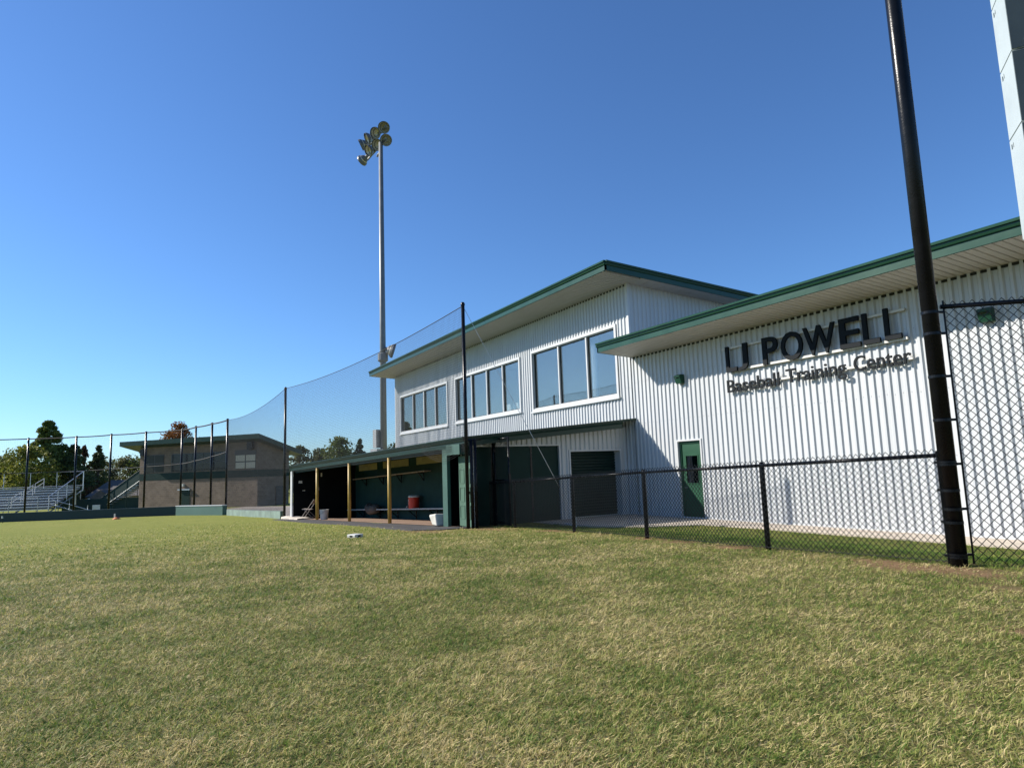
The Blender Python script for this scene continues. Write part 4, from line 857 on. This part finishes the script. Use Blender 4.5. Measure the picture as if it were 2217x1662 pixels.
def slab(s0, s1, z0, z1, vout, vin): 
    mb = MB(); pts = [P3(s0, vout, 0), P3(s1, vout, 0), P3(s1, vin, 0), P3(s0, vin, 0)]
    mb.v = [(p.x,p.y,z) for z in (z0, z1) for p in pts]; mb.f = [(0,3,2,1),(4,5,6,7),(0,1,5,4),(1,2,6,5),(2,3,7,6),(3,0,4,7)]; return mb
slab(w1+.01, w0-.012, 1.60, 2.24, v0-.012, v1+.01).build('band', green_dark, PBX)
frame_m = mat('bronze_frame', (.05, .045, .04), .5)
def pwin(s0, s1, z0, z1, cols, rows, pane_m):
    W_ = slab(s0, s1, z0, z1, v0-.03, v0-.004).build('window', frame_m, PBX); dw = (s0-s1)/cols; dh = (z1-z0)/rows
    for c in range(cols):
        for r in range(rows): slab(s0-dw*c-.06, s0-dw*(c+1)+.06, z0+dh*r+.05, z0+dh*(r+1)-.05, v0-.045, v0-.034).build('pane', pane_m if not callable(pane_m) else pane_m(c, r), W_)
    return W_
pg = mat('press_glass', (.006, .008, .013), .06, 0, spec=.3); pg2 = mat('press_glass_dull', (.03, .032, .026), .3, 0, spec=.15)
pwin(13.85, 11.5, 2.32, 3.98, 2, 2, pg2); pwin(10.58, 4.10, 2.30, 3.97, 5, 2, pg); pwin(3.05, .75, 2.34, 3.62, 2, 2, blind)
slab(3.1, .7, 3.62, 4.02, v0-.035, v0-.004).build('transom_panel', frame_m, PBX)
slab(9.45, 8.25, -1.6, .58, v0-.03, v0-.004).build('door', green_dark, PBX)
slab(9.6, 8.15, .60, .70, v0-.16, v0-.005).build('door_hood', alu, PBX)
slab(9.15, 8.90, .95, 1.18, v0-.18, v0-.005).build('lamp', white_p, PBX)
slab(1.5, .95, 4.05, 4.72, v0-.35, v0-.02).build('loudspeaker', black_coat, PBX); slab(14.2, 13.75, 3.95, 4.55, v0-.35, v0-.02).build('loudspeaker', black_coat, PBX)
mb = MB(); pts = [P3(w0-.02, v0+2.35, 0), P3(w0-.02, v0+3.4, 0)]; mb.v = [(p.x,p.y,z) for p, z in ((pts[0],-1.7),(pts[1],-1.7),(pts[1],.7),(pts[0],.7))]+[(p.x+.05,p.y+.05,z) for p, z in ((pts[0],-1.7),(pts[1],-1.7),(pts[1],.7),(pts[0],.7))]; mb.f = [(0,1,2,3),(4,7,6,5),(0,4,5,1),(1,5,6,2),(2,6,7,3),(3,7,4,0)]; mb.build('side_door', mat('blue_dark_door', (.012,.018,.03), .5), PBX)
# stair on the left side with green screened rails
ST = thing('outside_stair', tuple(P3(16.5, 1.6, -1.1)), 'green railed stair climbing the left side of the block building', 'stair')
for k in range(12):
    s = 19.6-k*.42; z = -1.0+k*.215; slab(s, s-.42, z, z+.05, 1.2, 2.3).build('tread', steel, ST)
for v in (1.15, 2.35):
    mb = MB(); a, b = P3(19.8, v, -1.0), P3(14.7, v, 1.65); mb.add([a, b, b+V(0,0,1.0), a+V(0,0,1.0)], [(0,1,2,3)]); mb.build('screen', mat('green_screen', (.012,.04,.035), .9), ST)
    MB().tube([a+V(0,0,1.02), b+V(0,0,1.02)], .035, 6).build('rail', green_dark, ST); MB().tube([a, b], .03, 6).build('stringer', steel if v < 2 else green_dark, ST)
    for u in (0, .33, .66, 1): p = a+(b-a)*u; MB().tube([(p.x,p.y,-1.3), (p.x,p.y,p.z+1.02)], .03, 6).build('post', green_dark, ST)

# ------------------------------------------------------------------ low walls round the backstop
def low_wall(name, pts, h, m, label, th=.25, cap=None):
    T = thing(name, (pts[0][0], pts[0][1], gz(*pts[0])), label, 'wall')
    for k, (a, b) in enumerate(zip(pts, pts[1:])):
        za, zb_ = gz(*a), gz(*b); d = (V(*b, 0)-V(*a, 0)).normalized(); n = V(-d.y, d.x, 0)*th/2; A_, B_ = V(*a, 0), V(*b, 0); mb = MB()
        q4 = [(A_-n, za-.3), (B_-n, zb_-.3), (B_+n, zb_-.3), (A_+n, za-.3), (A_-n, za+h), (B_-n, zb_+h), (B_+n, zb_+h), (A_+n, za+h)]
        mb.v = [(p.x, p.y, z) for p, z in q4]; mb.f = [(0,3,2,1),(4,5,6,7),(0,1,5,4),(1,2,6,5),(2,3,7,6),(3,0,4,7)]; mb.build('panel', m, T)
        if cap: MB().bar((a[0], a[1], za+h+.025), (b[0], b[1], zb_+h+.025), th+.06, .05).build('coping', cap, T)
pad = mat('wall_pad', (.022, .075, .068), .6, 0, .12, .8)
low_wall('backstop_wall', [(-62.5, -14.5), (-59.2, -8.6), (-55.9, -3.1), (-52.55, 2.35)], .62, mat('dark_pad', (.008, .028, .030), .6, 0, .2, .8), 'dark green low backstop wall running to the left edge')  # green pad darkened, the shade on this face put into the colour
low_wall('padded_wall', [(-52.3, 2.45), (-47.35, 4.95)], .62, mat('pale_pad', (.045, .115, .092), .6, 0, .12, .8), 'pale green padded wall section left of the dugout', .3, white_trim)  # same green pad lightened, the sun on this face put into the colour
low_wall('net_curb', [(-46.9, 5.15), (-40, 5.65), (-33.8, 6.15)], .36, mat('curb_paint', (.15, .21, .175), .8, 0, .25, 2), 'low pale green curb below the net beside the dugout')
sheet('concrete_walk', [(-46.7, 5.45), (-40.0, 5.95), (-34.2, 6.45), (-34.6, 11.5), (-52.0, 14.5), (-63.0, 8.3), (-56.5, 4.2), (-49.0, 5.5)], mat('dull_concrete', (.26, .22, .18), .95, 0, .15, 1.5), .03, 'dull concrete walk between the curb and the block building', lambda x, y: gz(x, y), .2)
# ------------------------------------------------------------------ bleachers
BL = thing('bleachers', (-74, -9, -1.1), 'aluminium bleachers with railings at the left edge', 'bleachers')
bd = V(.50, .866, 0); b0 = V(-73.6, -7.1, 0); bl = V(-.866, .5, 0); bl = V(-.90, .43, 0).normalized()       # along the rows / going up and back
al = V(-.43, -.90, 0).normalized()
def Q(s, t, z): p = b0+al*s+bl*t; return V(p.x, p.y, z)
for k in range(8):
    z = -.62+k*.235; t = .35+k*.62
    MB().bar(Q(0, t, z+.17), Q(14, t, z+.17), .26, .05).build('seat_plank', alu, BL)
    MB().bar(Q(0, t-.30, z-.05), Q(14, t-.30, z-.05), .28, .05).build('foot_plank', alu, BL)
for k in range(8):
    z = -.62+k*.235; t = .35+k*.62; MB().bar(Q(0, t+.1, z+.05), Q(14, t+.1, z+.05), .02, .17).build('riser', mat('dull_alu', (.20, .20, .22), .6), BL)
for s in (0, 3, 6, 9, 12): MB().bar(Q(s, 0, -1.0), Q(s, 5.2, .85), .06, .1).build('frame', steel, BL)
for s in (0, 3, 6, 9, 12):
    for t, z in ((1.5, -.4), (3.2, .2), (5.0, .75)): MB().tube([Q(s, t, -1.4), Q(s, t, z)], .03, 6).build('leg', steel, BL)
k = MB()
MB().tube([Q(-.1, -.1, .48), Q(-.1, 5.2, 2.75), Q(-.1, 5.3, 2.75)], .035, 6).build('side_rail', alu, BL)
for u in (0, .25, .5, .75, 1): MB().tube([Q(-.1, -.1+5.3*u, -1.0+1.9*u), Q(-.1, -.1+5.3*u, .48+2.27*u)], .028, 6).build('rail_post', alu, BL)
MB().tube([Q(-.1, 5.3, 2.75), Q(14, 5.3, 2.75)], .032, 6).build('back_rail', alu, BL); MB().tube([Q(-.1, 5.3, 1.35), Q(14, 5.3, 1.35)], .03, 6).build('back_rail', alu, BL)
for s in (0, 2.5, 5, 7.5, 10): MB().tube([Q(s, 5.3, .8), Q(s, 5.3, 2.75)], .025, 6).build('rail_post', alu, BL)
MB().tube([Q(.6, -.5, .42), Q(14, -.5, .42)], .03, 6).build('front_rail', alu, BL); MB().tube([Q(.6, -.5, -.1), Q(14, -.5, -.1)], .025, 6).build('front_rail', alu, BL)
for s in (.6, 3.1, 5.6, 8): MB().tube([Q(s, -.5, -1.2), Q(s, -.5, .42)], .03, 6).build('rail_post', steel, BL)
for t0, t1 in ((.3, 1.6), (1.9, 3.2), (3.5, 4.8)):
    z0, z1 = -.62+t0*.38, -.62+t1*.38
    for dz in (.55, .95): MB().tube([Q(3.4, t0, z0+dz), Q(3.4, t1, z1+dz)], .028, 6).build('aisle_rail', white_p, BL)
    for t, z in ((t0, z0), (t1, z1)): MB().tube([Q(3.4, t, z), Q(3.4, t, z+.95)], .028, 6).build('rail_post', white_p, BL)
# entry ramp at the near end
for dz in (.30, .75): MB().tube([Q(-.2, .1, -.55+dz), Q(-3.6, .1, -1.1+dz-.55), Q(-4.2, .1, -1.65+dz+.05)], .032, 6).build('ramp_rail', alu, BL)
for s in (-.6, -1.8, -3.4): MB().tube([Q(s, .1, -1.5), Q(s, .1, .1-.16*(-s))], .028, 6).build('rail_post', alu, BL)
MB().box((-71.9, -3.6, -1.2), (-71.6, -3.0, -.45)).build('ramp_end', alu, BL)
o = MB(); o.tube([(-70.6, -4.9, -.3), (-70.65, -4.95, 1.1)], .12, 6); solo(o, 'sign_board', white_p, (-70.6, -4.9, -.3), 'slim white board beside the bleacher ramp', 'sign')
# ------------------------------------------------------------------ small house beyond
HS = thing('small_house', (-95, -3.2, -1.6), 'small tan house with grey roof beyond the backstop', 'house')
hu, hv = V(.60, .80, 0), V(-.80, .60, 0); h0 = V(-95.2, -5.0, 0)
def Hq(a, b, z): p = h0+hu*a+hv*b; return (p.x, p.y, z)
mb = MB(); mb.v = [Hq(0,0,-2),Hq(8,0,-2),Hq(8,7,-2),Hq(0,7,-2),Hq(0,0,.1),Hq(8,0,.1),Hq(8,7,.1),Hq(0,7,.1),Hq(0,3.5,1.7),Hq(8,3.5,1.7)]; mb.f = [(0,1,5,4),(1,2,6,9,5),(2,3,7,6),(3,0,4,8,7)]; mb.build('wall', house_wall, HS)
mb = MB(); mb.v = [Hq(-.4,-.5,-.1),Hq(8.4,-.5,-.1),Hq(8.4,3.5,1.8),Hq(-.4,3.5,1.8),Hq(8.4,7.5,-.1),Hq(-.4,7.5,-.1)]; mb.f = [(0,1,2,3),(3,2,4,5)]; mb.build('roof', house_roof, HS)
mb = MB(); mb.v = [Hq(.8,-1.2,-2),Hq(3.6,-1.2,-2),Hq(3.6,-1.2,-.2),Hq(2.2,-1.2,.7),Hq(.8,-1.2,-.2),Hq(.8,1,-2),Hq(3.6,1,-2),Hq(3.6,1,-.2),Hq(2.2,2.2,.7),Hq(.8,1,-.2)]; mb.f = [(0,1,2,3,4),(1,6,7,2),(0,4,9,5),(4,3,8,9),(3,2,7,8)]; mb.build('porch', house_roof, HS)
mb = MB(); mb.box(tuple(Vector(Hq(.75,-1.35,-2))), tuple(Vector(Hq(.75,-1.35,-.25))+V(.25,.25,0))); mb.build('porch_post', white_trim, HS)
# ------------------------------------------------------------------ trees
def leaf_mat(name, c1, c2, c3):
    m = bpy.data.materials.new(name); m.use_nodes = True; n = m.node_tree.nodes; l = m.node_tree.links; b = n['Principled BSDF']; b.inputs['Roughness'].default_value = .65; b.inputs['Specular IOR Level'].default_value = .25
    a = n.new('ShaderNodeAttribute'); a.attribute_name = 'rnd'; r = n.new('ShaderNodeValToRGB'); e = r.color_ramp.elements; e[0].color = (*c1, 1); e[1].color = (*c3, 1); k = e.new(.55); k.color = (*c2, 1)
    l.new(a.outputs['Fac'], r.inputs[0]); l.new(r.outputs[0], b.inputs['Base Color'])
    t = n.new('ShaderNodeBsdfTranslucent'); l.new(r.outputs[0], t.inputs[0]); x = n.new('ShaderNodeMixShader'); x.inputs[0].default_value = .3; l.new(b.outputs[0], x.inputs[1]); l.new(t.outputs[0], x.inputs[2]); l.new(x.outputs[0], n['Material Output'].inputs['Surface'])
    return m
LM = {'yellow': leaf_mat('leaf_yellow_green', (.09,.12,.02), (.20,.21,.035), (.34,.31,.055)), 'green': leaf_mat('leaf_green', (.05,.08,.018), (.12,.155,.032), (.21,.225,.05)),
      'dark': leaf_mat('leaf_dark', (.03,.05,.018), (.07,.095,.03), (.12,.14,.042)), 'olive': leaf_mat('leaf_olive', (.06,.075,.025), (.13,.135,.045), (.21,.19,.075)), 'orange': leaf_mat('leaf_orange', (.12,.045,.012), (.24,.09,.018), (.30,.15,.03)), 'red': leaf_mat('leaf_russet', (.06,.03,.015), (.13,.055,.025), (.17,.09,.035))}
def tree(name, x, y, h, r, kind, label, shape='round', seed=0, n=3600, leaf=.27, low=.12, grp='trees beyond the field'):
    R = np.random.default_rng(seed+101); z0 = gz(x, y)-.2; t = thing(name, (x, y, z0), label, 'tree', grp); rd = random.Random(seed)
    MB().tube([(x, y, z0-.3), (x+.1, y, z0+h*.3), (x-.05, y+.1, z0+h*.85)], [h*.028, h*.020, h*.004], 8).build('trunk', bark, t)
    lm = MB(); nc = max(40, int(h*10)); cs = []
    for i in range(nc):
        u = rd.random()**.8; zz = low+(1-low)*u
        if shape == 'cone': rad = r*min(1, (u+.25)*1.9)*(1-u)**.85*(.9+.2*rd.random())+.1
        else: rad = r*math.sqrt(max(0, 1-(2*u*.95-.95+.12)**2))
        a = rd.random()*6.283; q_ = math.sqrt(rd.uniform(.25, 1)); cs.append((x+math.cos(a)*rad*q_, y+math.sin(a)*rad*q_, z0+zz*h, (.36+.5*rd.random())*((.25+.85*(1-u)) if shape == 'cone' else 1)*min(1.3, r/2.2)))
        if i % 3 == 0: lm.tube([(x, y, z0+zz*h*.75), (cs[-1][0], cs[-1][1], cs[-1][2])], [h*.008, h*.002], 5)
    lm.build('limbs', bark, t)
    C = np.array(cs); per = n//nc; N = per*nc; idx = np.repeat(np.arange(nc), per)
    d = R.normal(size=(N, 3)); d /= np.linalg.norm(d, axis=1)[:,None]; rr = C[idx,3][:,None]*np.cbrt(R.random((N, 1)))*np.array([[1.5, 1.5, 1.0]])
    p = C[idx,:3]+d*rr; a = R.normal(size=(N, 3)); a /= np.linalg.norm(a, axis=1)[:,None]; b = np.cross(a, R.normal(size=(N, 3))); b /= np.linalg.norm(b, axis=1)[:,None]
    s = (leaf*(.6+.8*R.random(N)))[:,None]; v = np.stack([p-a*s*.5, p+b*s*.28, p+a*s*.5, p-b*s*.28], 1).reshape(-1, 3)-np.array([[x, y, z0]])
    me = np_mesh('crown', v, np.arange(N*4), 4); rn = np.clip(.55*R.random(N)+.45*np.repeat(R.random(nc), per), 0, 1); at = me.attributes.new('rnd', 'FLOAT', 'POINT'); at.data.foreach_set('value', np.repeat(rn, 4).astype(np.float32))
    me.materials.append(LM[kind]); link('crown', me, t)
TR = [('broad_tree', -104, -10.4, 11.2, 4.9, 'green', 'tallest green tree with pointed top behind the bleachers', 'cone', 1, 14000), ('broad_tree', -100, -12.0, 7.4, 3.0, 'yellow', 'yellow-green tree in front of the tallest tree', 'round', 2, 5000), ('broad_tree', -103, -7.4, 8.0, 3.0, 'dark', 'dark tree right of the tallest tree', 'cone', 3, 6000),
      ('maple_tree', -108, -6.6, 8.2, 1.4, 'red', 'small russet-topped tree right of the tallest tree', 'cone', 4, 2500), ('conifer', -106.5, -4.9, 8.1, 1.7, 'dark', 'slim dark conifer right of the russet tree', 'cone', 5, 3500), ('broad_tree', -107, -15.2, 6.6, 2.2, 'dark', 'dark tree left of the yellow-green tree', 'round', 6, 3000),
      ('broad_tree', -119, -5.0, 6.4, 2.6, 'olive', 'olive tree above the small house left end', 'round', 7, 4000), ('broad_tree', -117, -1.3, 6.6, 3.2, 'olive', 'broad olive tree between the small house and the block building', 'round', 8, 5000), ('broad_tree', -115, 1.6, 7.4, 3.0, 'green', 'green tree touching the left corner of the block building', 'round', 9, 4000),
      ('maple_tree', -123, 5.6, 12.2, 3.2, 'orange', 'orange autumn tree showing above the block building roof', 'round', 10, 9000), ('broad_tree', -119.5, -18.2, 6.8, 2.4, 'dark', 'dark tree at the left picture edge', 'round', 11, 3500), ('shrub', -97, -7.2, 2.7, 1.8, 'olive', 'brownish shrub right of the bleachers', 'round', 12, 2500),
      ('shrub', -98, -4.9, 2.4, 1.6, 'red', 'brown bare shrub beside the small house', 'round', 13, 1500), ('broad_tree', -112, -9.5, 5.5, 2.4, 'green', 'green tree low behind the dark conifer', 'round', 14, 3000), ('broad_tree', -113, -13.5, 5.0, 2.6, 'dark', 'dark tree low behind the bleacher seats', 'round', 15, 3000),
      ('broad_tree', -98.1, 20.1, 7.2, 1.7, 'olive', 'pale olive tree right of the block building eave', 'round', 16, 2600), ('broad_tree', -96.7, 22.5, 6.4, 2.0, 'olive', 'low olive tree behind the middle of the dugout roof', 'round', 17, 3000), ('broad_tree', -95, 25.1, 8.1, 2.3, 'green', 'dark green tree left of the light mast', 'round', 18, 5000), ('conifer', -93.6, 27.6, 7.9, 1.5, 'dark', 'pointed dark tree beside the light mast foot', 'cone', 19, 3000),
      ('broad_tree', -91.3, 32.3, 7.0, 1.9, 'dark', 'dark tree just showing left of the white building', 'round', 20, 2000), ('broad_tree', -100, 17.8, 5.6, 2.0, 'green', 'low green tree behind the block building right side', 'round', 21, 2500), ('broad_tree', -110, 30, 6.8, 2.8, 'olive', 'distant olive tree behind the light mast foot', 'round', 22, 2500)]
for i, (nm, x, y, h, r, kd, lb, sh, sd, n) in enumerate(TR): tree(nm, x, y, h, r, kd, lb, sh, sd, n, leaf=.36 if h > 5 else .25)
# far wood: one mass along the horizon
R = np.random.default_rng(55); N = 26000; ang = R.random(N)*2.6+1.85+.0; rad = 165+R.random(N)*40
ang = np.pi-.75+R.random(N)*1.35
hh = R.random(N)**.7*(5.2+1.8*np.sin(ang*23)+1.2*np.sin(ang*57+1)); p = np.stack([rad*np.cos(ang), rad*np.sin(ang), -1.8+hh], -1)
a = R.normal(size=(N,3)); a /= np.linalg.norm(a, axis=1)[:,None]; b = np.cross(a, R.normal(size=(N,3))); b /= np.linalg.norm(b, axis=1)[:,None]
v = np.stack([p-a*.8, p+b*.5, p+a*.8, p-b*.5], 1).reshape(-1, 3); me = np_mesh('far_wood', v, np.arange(N*4), 4); at = me.attributes.new('rnd', 'FLOAT', 'POINT'); at.data.foreach_set('value', np.repeat(R.random(N), 4).astype(np.float32)); me.materials.append(LM['green'])
tag(link('far_wood', me), 'far wood along the horizon', 'wood', kind='stuff')
# hedge and green windscreen behind the ramp
MB_ = MB(); MB_.bar((-79, -6.5, -.75), (-74.5, .2, -.75), .05, 1.5); solo(MB_, 'windscreen', mat('green_screen', (0,0,0)), (-77, -3, -1.5), 'dark green windscreen fabric behind the bleacher ramp', 'screen')
# small things along the backstop wall
x, y = -51.3, -1.2; z = gz(x, y); t = thing('sprinkler_marker', (x, y, z), 'orange disc with a small white post near the dark wall', 'marker')
MB().lathe((x, y, z), (0,0,1), [(0, .14), (.10, .13), (.22, .05), (.24, .0), (0, 0)], 16).build('disc', orange, t); MB().tube([(x-.1, y-.1, z+.05), (x-.1, y-.1, z+.36)], .05, 8).build('post', white_p, t)
x, y = -57.0, -8.0; z = gz(x, y); t = thing('field_stake', (x, y, z), 'short white stake before the wall at the left edge', 'stake'); MB().tube([(x, y, z-.05), (x-.05, y-.06, z+.42)], .02, 6).build('shaft', green_dark, t); MB().tube([(x-.04, y-.05, z+.30), (x-.06, y-.07, z+.46)], .05, 8).build('head', white_p, t)
